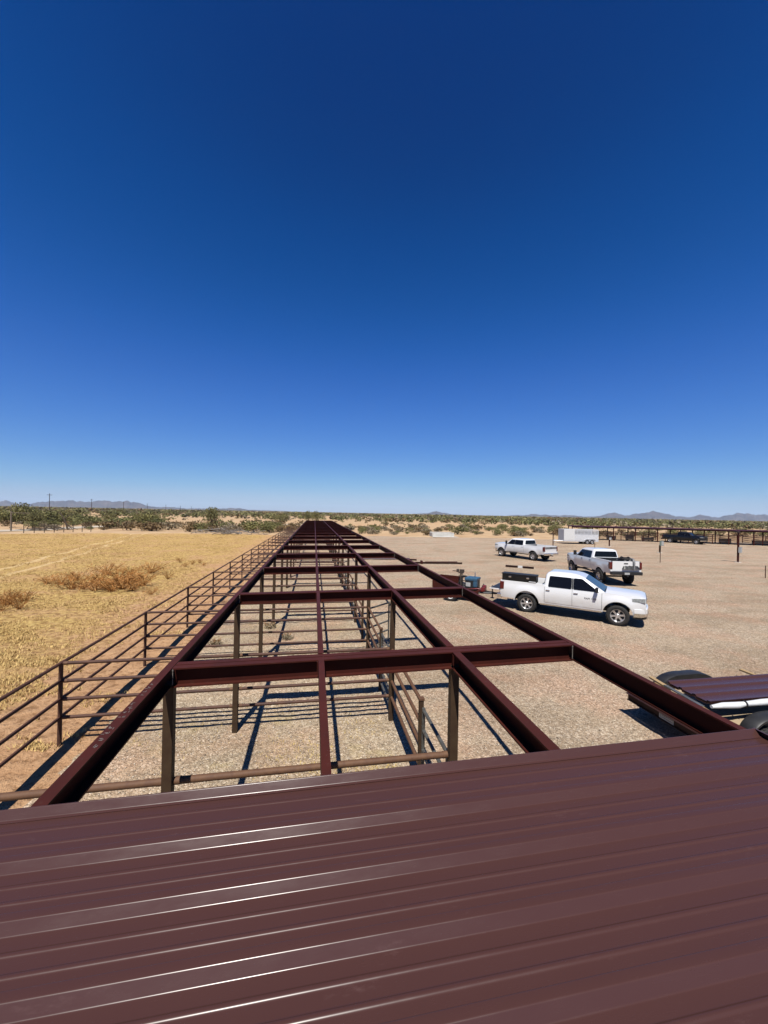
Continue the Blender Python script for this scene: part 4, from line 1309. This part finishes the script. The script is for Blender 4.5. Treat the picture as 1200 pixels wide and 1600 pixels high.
o, L = loose(790, 886, 834, 889.5, .16, .16, 'short rusty steel beam with pale wrap lying before the far white truck')
MB().span((-.12, -.09, -.002), (.25, .09, .168)).build('wrap', MAT['whitepanel'], o)
o, L = loose(648, 881, 722, 882, .16, .15, 'long rusty steel beam lying on the gravel right of the frame')
MB().tube((-1.2, -.05, .17), (1.7, .1, .19), .045, 8).build('pipe', MAT['pipe'], o)
MB().span((-1.6, -.3, 0), (-1.45, .3, .26)).build('bracket', MAT['steel'], o)
loose(640, 876, 651, 876.5, .16, .14, 'stub of steel beam lying behind the long beam by the frame')
q = ground_point(604, 874)
ss = empty('roofing_pile', (q.x, q.y, .03), R(-3), 'flat pile of maroon roofing sheets lying on the gravel beside the frame', 'roofing sheets')
for i in range(3):
    pts = []
    for c in (.0, .29, .58, .87): pts += [(c - .04, 0), (c - .025, .027), (c + .025, .027), (c + .04, 0)]
    m = MB(); z = i * .011
    m.grid([[(x, p_[0] - .4, p_[1] + z + .02) for p_ in pts] for x in (-2.3, 2.3)]); m.grid([[(x, p_[0] - .4, p_[1] + z + .016) for p_ in pts] for x in (-2.3, 2.3)])
    m.build('roofing_sheet', MAT['roof'], ss)
for x in (-1.5, 1.5): MB().span((x - .05, -.5, -.05), (x + .05, .6, .034)).build('bearer', MAT['wood'], ss)

# ================================================================== CONCRETE BASIN
q0, q1 = ground_point(676, 838.5), ground_point(709, 839)
c = (q0 + q1) / 2; ang = math.atan2(q1.y - q0.y, q1.x - q0.x); Lc = (q1 - q0).length
cb = empty('concrete_basin', (c.x, c.y, 0), ang, 'long white concrete basin at the far edge of the gravel', 'basin')
MB().span((-Lc / 2, -.1, -.1), (Lc / 2, .1, .72)).build('front_wall', MAT['concrete'], cb, bevel=.02)
MB().span((-Lc / 2, 2.6, -.1), (Lc / 2, 2.8, .85)).build('rear_wall', MAT['concrete'], cb, bevel=.02)
for s_ in (-1, 1): MB().span((s_ * Lc / 2 - .1, .1, -.1), (s_ * Lc / 2 + .1, 2.6, .78)).build('end_wall', MAT['concrete'], cb, bevel=.02)
MB().add([(-Lc / 2 - .2, -1.3, .03), (Lc / 2 + .9, -1.3, .03), (Lc / 2 + .4, -.1, .06), (-Lc / 2, -.1, .06)], [(0, 1, 2, 3)]).build('apron', MAT['concrete'], cb)


# ================================================================== VEGETATION
def leaf_cloud(seed, n, rx, rz, leaf, cols, flat=.25, clumps=9, zc=None, gap=.0):
    """leaf-sized quads in clumps through an ellipsoid; base at z=0"""
    g = np.random.default_rng(seed)
    cc = []
    while len(cc) < clumps:
        p = g.uniform(-1, 1, 3)
        if .15 < np.linalg.norm(p) < .85: cc.append(p)
    cc = np.array(cc)
    k = g.integers(0, clumps, n)
    sz = g.uniform(.22, .42, clumps)
    P_ = cc[k] + g.normal(0, 1, (n, 3)) * sz[k][:, None] * np.array([1, 1, .85])
    nr = np.linalg.norm(P_, axis=1)
    P_[nr > 1.12] *= (1.05 / nr[nr > 1.12])[:, None]
    zc = rz if zc is None else zc
    C = P_ * np.array([rx, rx, rz]) + np.array([0, 0, zc])
    C[:, 2] = np.maximum(C[:, 2], leaf * .3)
    a = g.normal(0, 1, (n, 3)); a /= np.linalg.norm(a, axis=1)[:, None]
    b = np.cross(a, g.normal(0, 1, (n, 3))); b /= np.linalg.norm(b, axis=1)[:, None]
    l = leaf * g.uniform(.6, 1.4, n)[:, None]
    V = np.stack([C - a * l, C - b * l * .62, C + a * l, C + b * l * .62], 1).reshape(-1, 3)
    F = np.arange(4 * n).reshape(n, 4)
    cs = np.array(cols)
    tone = g.uniform(0, 1, clumps)[k] * .55 + g.uniform(0, 1, n) * .45
    col = cs[0] * (1 - tone[:, None]) + cs[1] * tone[:, None]
    return V, F, np.repeat(col, 4, 0)


GREEN = [(.08, .09, .03), (.27, .255, .10)]
OLIVE = [(.10, .10, .036), (.27, .245, .10)]
BROWN = [(.11, .073, .036), (.29, .20, .095)]
GREY = [(.15, .125, .08), (.34, .285, .19)]
RUST = [(.27, .115, .032), (.62, .32, .105)]


def stems_mesh(name, seed, n, h, spread, r, mat, forks=2):
    g = random.Random(seed); m = MB()
    for i in range(n):
        a = g.uniform(0, 2 * math.pi); l = h * g.uniform(.6, 1.05); sp = spread * g.uniform(.2, 1)
        p0 = Vector((g.uniform(-.08, .08) * spread, g.uniform(-.08, .08) * spread, -.05))
        p1 = p0 + Vector((math.cos(a) * sp * .45, math.sin(a) * sp * .45, l * .55))
        p2 = p0 + Vector((math.cos(a) * sp, math.sin(a) * sp, l))
        m.path([p0, p1, p2], [r, r * .65, r * .25], 4)
        for f_ in range(forks):
            b = a + g.uniform(-1, 1); q = p1.lerp(p2, g.uniform(0, .6))
            m.path([q, q + Vector((math.cos(b) * sp * .4, math.sin(b) * sp * .4, l * .32))], [r * .5, r * .15], 3)
    return m.mesh(name, mat)


# kinds of plants: (foliage mesh, stem mesh) of about unit size
KIND = {}
for i, (kn, cols, n, rx, rz, leaf, cl) in enumerate((('mesquite', GREEN, 1700, 1.0, .50, .062, 16), ('paloverde', OLIVE, 1500, .95, .52, .058, 14), ('creosote', GREEN, 700, .95, .5, .07, 10), ('drybush', BROWN, 380, 1.0, .46, .10, 9), ('sage', GREY, 360, 1.0, .40, .10, 9))):
    for v_ in range(3):
        V, F, c_ = leaf_cloud(100 + i * 10 + v_, n, rx, rz, leaf, cols, clumps=cl, zc=rz * (1.05 if i > 1 else 1.15))
        KIND[kn, v_] = (np_mesh('crown', V, F, MAT['leaf'], c_), stems_mesh('trunk', 300 + i * 10 + v_, 6 if i < 2 else 9, .8, .55, .035 if i < 2 else .022, MAT['stem']))


def plant(kind, v_, loc, h, w, label, cat, group, name, rz):
    o = empty(name, (loc.x, loc.y, -.06), rz, label, cat, group)
    MADE.setdefault(label, []).append(o)
    c_, s_ = KIND[kind, v_]
    sc = (w, w, h)
    a_ = link_mesh('crown' if cat == 'tree' else 'foliage', c_, o); a_.scale = sc
    b_ = link_mesh('trunk' if cat == 'tree' else 'stems', s_, o); b_.scale = sc
    return o


rr = random.Random(21)
_U = 'one two three four five six seven eight nine ten eleven twelve thirteen fourteen fifteen sixteen seventeen eighteen nineteen'.split()
_T = 'twenty thirty forty fifty sixty'.split()


def ordinal(n):
    if n <= 20: return ORD[n - 1]
    t, u = divmod(n, 10)
    return {2: 'twentieth', 3: 'thirtieth', 4: 'fortieth', 5: 'fiftieth'}[t] if u == 0 else _T[t - 2] + ' ' + ORD[u - 1]


def count_from_left(objs):
    def key(o):
        d = Vector(o.location) - Vector((0, 0, CAM_H))
        return d.dot(rgt) / d.dot(fwd)
    for i, o in enumerate(sorted(objs, key=key)):
        o['label'] = o['label'] + ', %s from the left' % ordinal(i + 1)


MADE = {}
# trees and bushes at the left beyond the field: (x in the frame, distance, height, half width, kind)
LEFTS = [(4, 96, 3.4, 2.6, 'mesquite'), (22, 108, 3.6, 3.0, 'mesquite'), (35, 98, 4.9, 3.0, 'mesquite'), (52, 92, 3.4, 2.4, 'paloverde'), (66, 100, 3.7, 2.8, 'mesquite'), (80, 96, 3.9, 2.8, 'mesquite'), (95, 102, 3.6, 2.8, 'paloverde'), (108, 108, 3.9, 2.8, 'paloverde'), (120, 100, 3.1, 2.8, 'mesquite'), (133, 97, 2.9, 3.0, 'creosote'), (145, 104, 2.8, 2.6, 'mesquite'),
         (172, 112, 3.0, 2.2, 'paloverde'), (180, 108, 2.2, 2.0, 'creosote'), (200, 98, 2.5, 2.6, 'creosote'), (214, 100, 3.0, 2.6, 'mesquite'), (228, 96, 3.6, 3.0, 'mesquite'), (242, 100, 3.6, 2.6, 'paloverde'), (252, 95, 2.6, 2.4, 'creosote'), (332, 118, 4.6, 2.8, 'paloverde'), (440, 135, 4.0, 2.6, 'paloverde'), (482, 160, 5.0, 3.0, 'paloverde'), (494, 158, 5.0, 2.8, 'paloverde')]
for i, (u, dist, h, w, kd) in enumerate(LEFTS):
    ang = PSI + math.atan((u - 600) / FOCAL)
    L = dist / math.cos(ang - PSI)
    q = Vector((L * math.sin(ang), L * math.cos(ang), 0))
    if u == 332: lab = 'lone pale feathery tree standing on the plain left of the frame'
    elif u == 35: lab = 'tallest green tree at the left edge, rising above the skyline'
    elif u > 480: lab = 'tall grey green tree rising behind the far end of the frame'
    elif u == 440: lab = 'dark rounded tree on the plain just left of the far end of the frame'
    elif u < 150: lab = 'green tree in the clump beyond the dirt road'
    else: lab = 'green tree in the clump left of the brush pile'
    grp = {0: 'trees in the left clump', 1: 'trees left of the brush pile', 2: 'single trees on the plain'}[0 if u < 150 else 1 if u < 260 else 2]
    plant(kd, i % 3, q, h if u in (35, 332) else h * .84, w * (.6 if u > 480 else .95), lab, 'tree', grp, 'desert_tree', rr.uniform(0, 6))
# low bushes at the far edge of the field and round the end of the frame
def scatter_bushes(n, u0, u1, v0, v1, hs_, kinds, label, group, seed):
    g = random.Random(seed)
    done = []
    while len(done) < n:
        u, v = g.uniform(u0, u1), g.uniform(v0, v1)
        q = ground_point(u, v + (u - 600) * .02)
        if any((q - d_).length < .9 for d_ in done): continue
        if q.x > -6 and q.x < 5.5 and q.y < 78: continue
        done.append(q)
        h = g.uniform(*hs_)
        plant(g.choice(kinds), g.randrange(3), q, h, h * g.uniform(.75, 1.25), label, 'bush', group, 'desert_bush', g.uniform(0, 6))


scatter_bushes(34, 170, 425, 831.0, 837, (1.2, 2.3), ['drybush', 'creosote', 'drybush', 'sage'], 'olive brown bush along the far edge of the field', 'bushes along the field edge', 1)
scatter_bushes(18, 0, 170, 829, 837, (.7, 1.6), ['drybush', 'sage', 'creosote'], 'low brown bush beside the dirt road at the left', 'bushes by the dirt road', 2)
scatter_bushes(52, 528, 700, 823, 835, (.6, 1.5), ['sage', 'drybush', 'creosote', 'sage'], 'grey green bush beyond the gravel left of the basin', 'bushes left of the basin', 3)
scatter_bushes(52, 700, 890, 821, 834, (.7, 1.9), ['creosote', 'drybush', 'creosote', 'sage'], 'green bush beyond the gravel right of the basin', 'bushes right of the basin', 4)
scatter_bushes(46, 890, 1215, 819, 832, (.8, 1.8), ['creosote', 'drybush', 'creosote'], 'low green bush behind the far shade structure', 'bushes behind the far structure', 5)
scatter_bushes(12, 418, 462, 826, 834, (.9, 2.0), ['drybush', 'sage', 'creosote'], 'grey brown bush beside the far end of the pens', 'bushes at the end of the pens', 6)

# the desert scrub that goes on to the horizon, one mass
def mass(name, label, n, dmin, dmax, u0, u1, seed, hs_, leafn, mix, power=1.0):
    g = np.random.default_rng(seed)
    Vs, Fs, Cs = [], [], []
    base = {}
    for kn, cols in (('g', GREEN), ('o', OLIVE), ('b', BROWN), ('s', GREY)):
        for v_ in range(4): base[kn, v_] = leaf_cloud(500 + v_ + ord(kn), leafn, 1., .5, .20 * (60 / leafn) ** .5, cols, clumps=6, zc=.48)
    off = 0
    d = dmin * (dmax / dmin) ** (g.uniform(0, 1, n) ** power)
    u = g.uniform(u0, u1, n)
    ang = PSI + np.arctan((u - 600) / FOCAL)
    L = d / np.cos(ang - PSI)
    X, Y = L * np.sin(ang), L * np.cos(ang)
    dens = vnoise(X / 60, Y / 25, 41) * .6 + vnoise(X / 17, Y / 11, 42) * .4
    for i in range(n):
        if dens[i] < (-.16 if d[i] < 170 else -.34) and d[i] < 420: continue
        if u[i] < 600 and 120 < d[i] < 420 and g.uniform() < .45: continue
        kn = mix[int(g.integers(0, len(mix)))]
        V, F, C = base[kn, int(g.integers(0, 4))]
        h = g.uniform(*hs_) * (1.25 if dens[i] > .25 else 1.); w = h * g.uniform(.7, 1.3)
        t = g.uniform(0, 6.28)
        c_, s_ = math.cos(t), math.sin(t)
        W_ = np.stack([(V[:, 0] * c_ - V[:, 1] * s_) * w + X[i], (V[:, 0] * s_ + V[:, 1] * c_) * w + Y[i], V[:, 2] * h - .05], 1)
        Vs.append(W_); Fs.append(F + off); Cs.append(C * g.uniform(.75, 1.25)); off += len(V)
    me = np_mesh(name, np.concatenate(Vs), np.concatenate(Fs), MAT['leaf'], np.concatenate(Cs))
    return tag(link_mesh(name, me), label, 'scrub', None, 'stuff')


mass('desert_scrub', 'sparse low scrub scattered over the tan plain behind the lot', 1100, 92, 240, -150, 1350, 51, (.35, 1.0), 30, 'obsgbs')
mass('desert_scrub', 'dense green belt of desert scrub behind the plain', 4000, 185, 560, -200, 1400, 52, (1.3, 2.7), 44, 'googbogs', .75)
mass('desert_scrub', 'far band of dark green scrub along the horizon', 4600, 420, 2600, -250, 1450, 53, (2.0, 3.5), 18, 'gogbogb', .8)

# dry brown weeds in the field
weed_me = [stems_mesh('stems', 700 + i, 32, .62, .62, .0075, MAT['drystem'], 4) for i in range(4)]
def weedtop(seed):
    V, F, c_ = leaf_cloud(seed, 170, .55, .30, .026, RUST, clumps=10, zc=.36)
    return np_mesh('seed_heads', V, F, MAT['leaf'], c_)
weed_top = [weedtop(800 + i) for i in range(4)]
WEEDS = [(75, 912), (96, 914), (112, 920), (128, 921), (140, 912), (150, 923), (158, 908), (166, 921), (176, 925), (186, 905), (190, 921), (199, 912), (205, 923), (214, 908), (222, 916), (236, 896), (120, 906), (205, 898), (168, 898), (182, 914)]
for i, (u, v) in enumerate(WEEDS):
    q = ground_point(u, v)
    sc = rr.uniform(.85, 1.6)
    o = empty('dry_weed', (q.x, q.y, 0), rr.uniform(0, 6), 'brown dry weed in the thicket in the field', 'weed', 'dry weeds in the field thicket')
    MADE.setdefault(o['label'], []).append(o)
    for me, nm in ((weed_me[i % 4], 'stems'), (weed_top[i % 4], 'seed_heads')): link_mesh(nm, me, o).scale = (sc * 1.3, sc * 1.3, sc * .8)
for i, (u, v) in enumerate([(4, 944), (14, 946), (30, 952), (-12, 950), (38, 940), (2, 956)]):
    q = ground_point(u, v)
    sc = rr.uniform(.7, 1.25)
    o = empty('dry_weed', (q.x, q.y, 0), rr.uniform(0, 6), 'brown dry weed at the left edge of the dry field', 'weed', 'dry weeds at the left edge')
    MADE.setdefault(o['label'], []).append(o)
    for me, nm in ((weed_me[i % 4], 'stems'), (weed_top[i % 4], 'seed_heads')): link_mesh(nm, me, o).scale = (sc, sc, sc)
for i, (u, v) in enumerate([(300, 882), (290, 886), (312, 880), (318, 884), (282, 879), (236, 930), (262, 905)]):
    q = ground_point(u, v)
    sc = rr.uniform(.45, .8)
    o = empty('dry_weed', (q.x, q.y, 0), rr.uniform(0, 6), 'small brown dry weed close to the pipe fence', 'weed', 'dry weeds by the fence')
    MADE.setdefault(o['label'], []).append(o)
    for me, nm in ((weed_me[i % 4], 'stems'), (weed_top[i % 4], 'seed_heads')): link_mesh(nm, me, o).scale = (sc, sc, sc)
# weeds inside the pens
for i, (u, v, lab) in enumerate(((337, 1010, 'grey green weed growing inside the pen by the left posts'), (421, 982, 'small dark weed in the pen near the middle'), (448, 1000, 'small dark weed in the shade line inside the pen'))):
    q = ground_point(u, v)
    o = empty('pen_weed', (q.x, q.y, 0), i, lab, 'weed', 'weeds in the pens')
    link_mesh('stems', weed_me[i], o).scale = (.38, .38, .45)
    link_mesh('foliage', KIND['sage', i][0], o).scale = (.22, .22, .26)

for _l in MADE.values():
    if len(_l) > 1: count_from_left(_l)
for _o in COL.objects:
    if _o.name.startswith('seed_heads'): _o['kind'] = 'stuff'

# short dead grass of the field and straw in the pens
def tufts(name, label, X, Y, h0, h1, blades, cols, mat, zf, seed, patch=None):
    g = np.random.default_rng(seed)
    n = len(X)
    N = n * blades
    x = np.repeat(X, blades) + g.normal(0, .035, N); y = np.repeat(Y, blades) + g.normal(0, .035, N)
    z = zf(x, y)
    a = g.uniform(0, 2 * np.pi, N); l = np.repeat(g.uniform(h0, h1, n), blades) * g.uniform(.6, 1.2, N)
    lean = g.uniform(.3, 1.3, N) * l
    wd = l * .10 + .004
    p0 = np.stack([x - np.sin(a) * wd, y + np.cos(a) * wd, z - .01], 1); p1 = np.stack([x + np.sin(a) * wd, y - np.cos(a) * wd, z - .01], 1)
    p2 = np.stack([x + np.cos(a) * lean, y + np.sin(a) * lean, z + l], 1)
    V = np.stack([p0, p1, p2], 1).reshape(-1, 3)
    t = np.clip(np.repeat(g.uniform(0, 1, n), blades) * .7 + g.uniform(0, .3, N), 0, 1)[:, None]
    c = np.array(cols[0]) * (1 - t) + np.array(cols[1]) * t
    me = np_mesh(name, V, np.arange(3 * N).reshape(N, 3), mat, np.repeat(c, 3, 0))
    return tag(link_mesh(name, me), label, 'grass', None, 'stuff')


g = np.random.default_rng(77)
nT = 130000
dd = 7 + 66 * g.uniform(0, 1, nT) ** 1.5
uu = g.uniform(-60, 470, nT)
aa = PSI + np.arctan((uu - 600) / FOCAL); LL = dd / np.cos(aa - PSI)
TX, TY = LL * np.sin(aa), LL * np.cos(aa)
ok = (TX < -4.2) & (TY > 4) & (TY < 72) & (TX > -72)
den = vnoise(TX / 2.5, TY / 2.5, 61) * .5 + vnoise(TX / .7, TY / .7, 62) * .5 - .75 * np.clip((TX + 9) / 5, 0, 1) + .15 * np.clip((TY - 25) / 30, 0, 1)
ok &= den > g.uniform(-.3, .45, nT)
tufts('dead_grass', 'short straw coloured dead grass covering the field', TX[ok], TY[ok], .03, .09, 5, [(.30, .17, .06), (.92, .70, .31)], MAT['straw'], lambda x, y: field_z(x, y), 5)
g = np.random.default_rng(78)
n2 = 5000
sx = np.concatenate([g.normal(.95, .7, n2), g.uniform(XL - 2.6, XC, n2)]); sy = np.concatenate([g.normal(6.3, .8, n2), g.uniform(4.5, 26, n2)])
den = vnoise(sx / .8, sy / .8, 63) + .2
ok = (den > g.uniform(0, 1.1, 2 * n2)) & (sx < XC - .1) & (sx > XF)
tufts('loose_straw', 'yellow straw strewn over the gravel inside the pens', sx[ok], sy[ok], .008, .03, 3, [(.42, .31, .10), (.68, .56, .24)], MAT['straw'], lambda x, y: lot_z(x, y) + .008, 6)

# gravel stones lying loose on the lot
g = np.random.default_rng(79)
nS = 42000
dd = 4.5 + 30 * g.uniform(0, 1, nS) ** 1.6
uu = g.uniform(60, 1250, nS)
aa = PSI + np.arctan((uu - 600) / FOCAL); LL = dd / np.cos(aa - PSI)
X, Y = LL * np.sin(aa), LL * np.cos(aa)
ok = (X > -4.0) & (Y > 4)
X, Y = X[ok], Y[ok]; nS = len(X)
r_ = (.007 + .016 * g.uniform(0, 1, nS) ** 3) * (1 + np.clip(Y - 10, 0, 25) / 40)
o6 = np.array([(1, 0, 0), (0, 1, 0), (-1, 0, 0), (0, -1, 0), (0, 0, .7), (0, 0, -.7)], float)
V = o6[None] * g.uniform(.6, 1.3, (nS, 6, 1)) * r_[:, None, None]
th = g.uniform(0, 6.28, nS)
V = np.stack([V[..., 0] * np.cos(th)[:, None] - V[..., 1] * np.sin(th)[:, None], V[..., 0] * np.sin(th)[:, None] + V[..., 1] * np.cos(th)[:, None], V[..., 2]], -1)
V += np.stack([X, Y, lot_z(X, Y) + r_ * .4], 1)[:, None]
F8 = np.array([(0, 1, 4), (1, 2, 4), (2, 3, 4), (3, 0, 4), (1, 0, 5), (2, 1, 5), (3, 2, 5), (0, 3, 5)])
F = (F8[None] + 6 * np.arange(nS)[:, None, None]).reshape(-1, 3)
t = g.uniform(0, 1, nS)[:, None]
C = np.array((.24, .18, .13)) * (1 - t) + np.array((.66, .58, .47)) * t
me = np_mesh('loose_gravel', V.reshape(-1, 3), F, MAT['straw'], np.repeat(C, 6, 0)); me.shade_smooth()
tag(link_mesh('loose_gravel', me), 'loose pale stones scattered over the gravel lot', 'gravel', None, 'stuff')

# ================================================================== DEAD WOOD, POLES, WIRE FENCE
def dead_branches(name, loc, n, L0, L1, spread, hgt, label, cat, mat='deadwood', seed=1, group=None):
    g = random.Random(seed)
    o = empty(name, loc, 0, label, cat, group)
    for i in range(n):
        c = Vector((g.gauss(0, spread * .4), g.gauss(0, spread * .16), abs(g.gauss(0, hgt * .45)) + .05))
        a = g.uniform(0, 6.28); l = g.uniform(L0, L1) / 2
        d = Vector((math.cos(a), math.sin(a) * .6, g.uniform(-.15, .25))).normalized()
        b = Vector((g.uniform(-.2, .2), g.uniform(-.2, .2), g.uniform(-.05, .25)))
        pts = [c - d * l, c + b * .5, c + d * l + b]
        for p_ in pts: p_.z = max(p_.z, .04)
        m = MB().path(pts, [.07, .05, .018], 5)
        m.path([c + b * .5, c + b * .5 + d.cross(Vector((0, 0, 1))) * l * .6 + Vector((0, 0, .25))], [.035, .012], 4)
        m.build('branch', MAT[mat], o)
    return o


q = ground_point(352, 834.5)
dead_branches('brush_pile', (q.x, q.y, 0), 60, 1.4, 3.2, 7.5, 1.0, 'long grey pile of cut branches at the far edge of the field', 'brush pile', seed=4)
q = ground_point(70, 829)
dead_branches('brush_pile', (q.x, q.y, 0), 26, 1.2, 2.6, 4.5, .8, 'dark grey heap of dead branches by the dirt road', 'brush pile', 'stem', 5)
q = ground_point(106, 827.5)
sn = empty('dead_tree', (q.x, q.y, 0), .3, 'bare leaning dead tree trunk standing beside the dirt road', 'dead tree')
MB().path([(0, 0, -.1), (-.3, 0, 1.2), (-.9, .2, 2.6), (-1.3, .2, 3.5)], [.17, .15, .11, .05], 7).build('trunk', MAT['stem'], sn, smooth=50)
for p_ in ([(-.3, 0, 1.2), (.6, .2, .4), (1.5, .2, .05)], [(-.3, 0, 1.2), (.3, -.2, .5), (.9, -.2, .0)], [(-.9, .2, 2.6), (-1.6, .1, 3.4)], [(-.6, .1, 2.0), (.3, .2, 3.0)]):
    MB().path(p_, [.09, .07, .04][:len(p_)], 6).build('limb', MAT['stem'], sn, smooth=50)
q = ground_point(17, 829.5)
wp = empty('wooden_gate_post', (q.x, q.y, 0), .2, 'tall pale wooden post beside the dirt road', 'post')
MB().tube((0, 0, -.1), (0, 0, 3.5), .13, 10, .11).build('pole', MAT['greywood'], wp, smooth=50)
MB().tube((0, -.1, 3.2), (2.6, -.1, 3.15), .05, 8).build('crossbar', MAT['greywood'], wp, smooth=50)
# wire fence along the road
a_, b_ = ground_point(37, 832.5), ground_point(142, 830.5)
wf = empty('wire_fence', (a_.x, a_.y, 0), 0, 'thin wire fence on stakes between the field and the dirt road', 'fence')
d_ = b_ - a_
for i in range(8):
    p_ = d_ * (i / 7)
    MB().span((p_.x - .04, p_.y - .04, -.1), (p_.x + .04, p_.y + .04, 1.35)).build('stake', MAT['stem'], wf)
for z in (.4, .8, 1.2): MB().tube((0, 0, z), (d_.x, d_.y, z), .008, 4).build('wire', MAT['darkpole'], wf)

# power poles marching off to the right
for i, (u, D_) in enumerate(((77, 225), (143, 350), (193, 470), (230, 600), (259, 735), (282, 880), (299, 1040))):
    ang = PSI + math.atan((u - 600) / FOCAL); L = D_ / math.cos(ang - PSI)
    o = empty('power_pole', (L * math.sin(ang), L * math.cos(ang), -.1), 1.0, '%s power pole from the left on the skyline' % ORD[i], 'power pole', 'power poles on the skyline')
    MB().tube((0, 0, -.3), (0, 0, 12.2), .20 + .03 * i, 8, .15 + .03 * i).build('pole', MAT['darkpole'], o)
    MB().span((-1.3, -.07, 11.2), (1.3, .07, 11.38)).build('crossarm', MAT['darkpole'], o)
    for x in (-1.15, -.5, .5, 1.15): MB().tube((x, 0, 11.38), (x, 0, 11.62), .05, 6).build('insulator', MAT['greybox'], o)

# ================================================================== HAZE
hz = MB().span((-8600, -8600, -30), (8600, 8600, 155))
nm = bpy.data.materials.new('haze_air'); nm.use_nodes = True
nt = nm.node_tree; nt.nodes.clear()
pv = nt.nodes.new('ShaderNodeVolumePrincipled')
pv.inputs['Color'].default_value = (.55, .74, 1, 1)
pv.inputs['Density'].default_value = 4.5e-5
pv.inputs['Anisotropy'].default_value = .0
mo = nt.nodes.new('ShaderNodeOutputMaterial')
nt.links.new(pv.outputs[0], mo.inputs['Volume'])
o = hz.build('haze', nm)
o['kind'] = 'stuff'; o['label'] = 'thin pale desert haze over the whole plain'; o['category'] = 'haze'
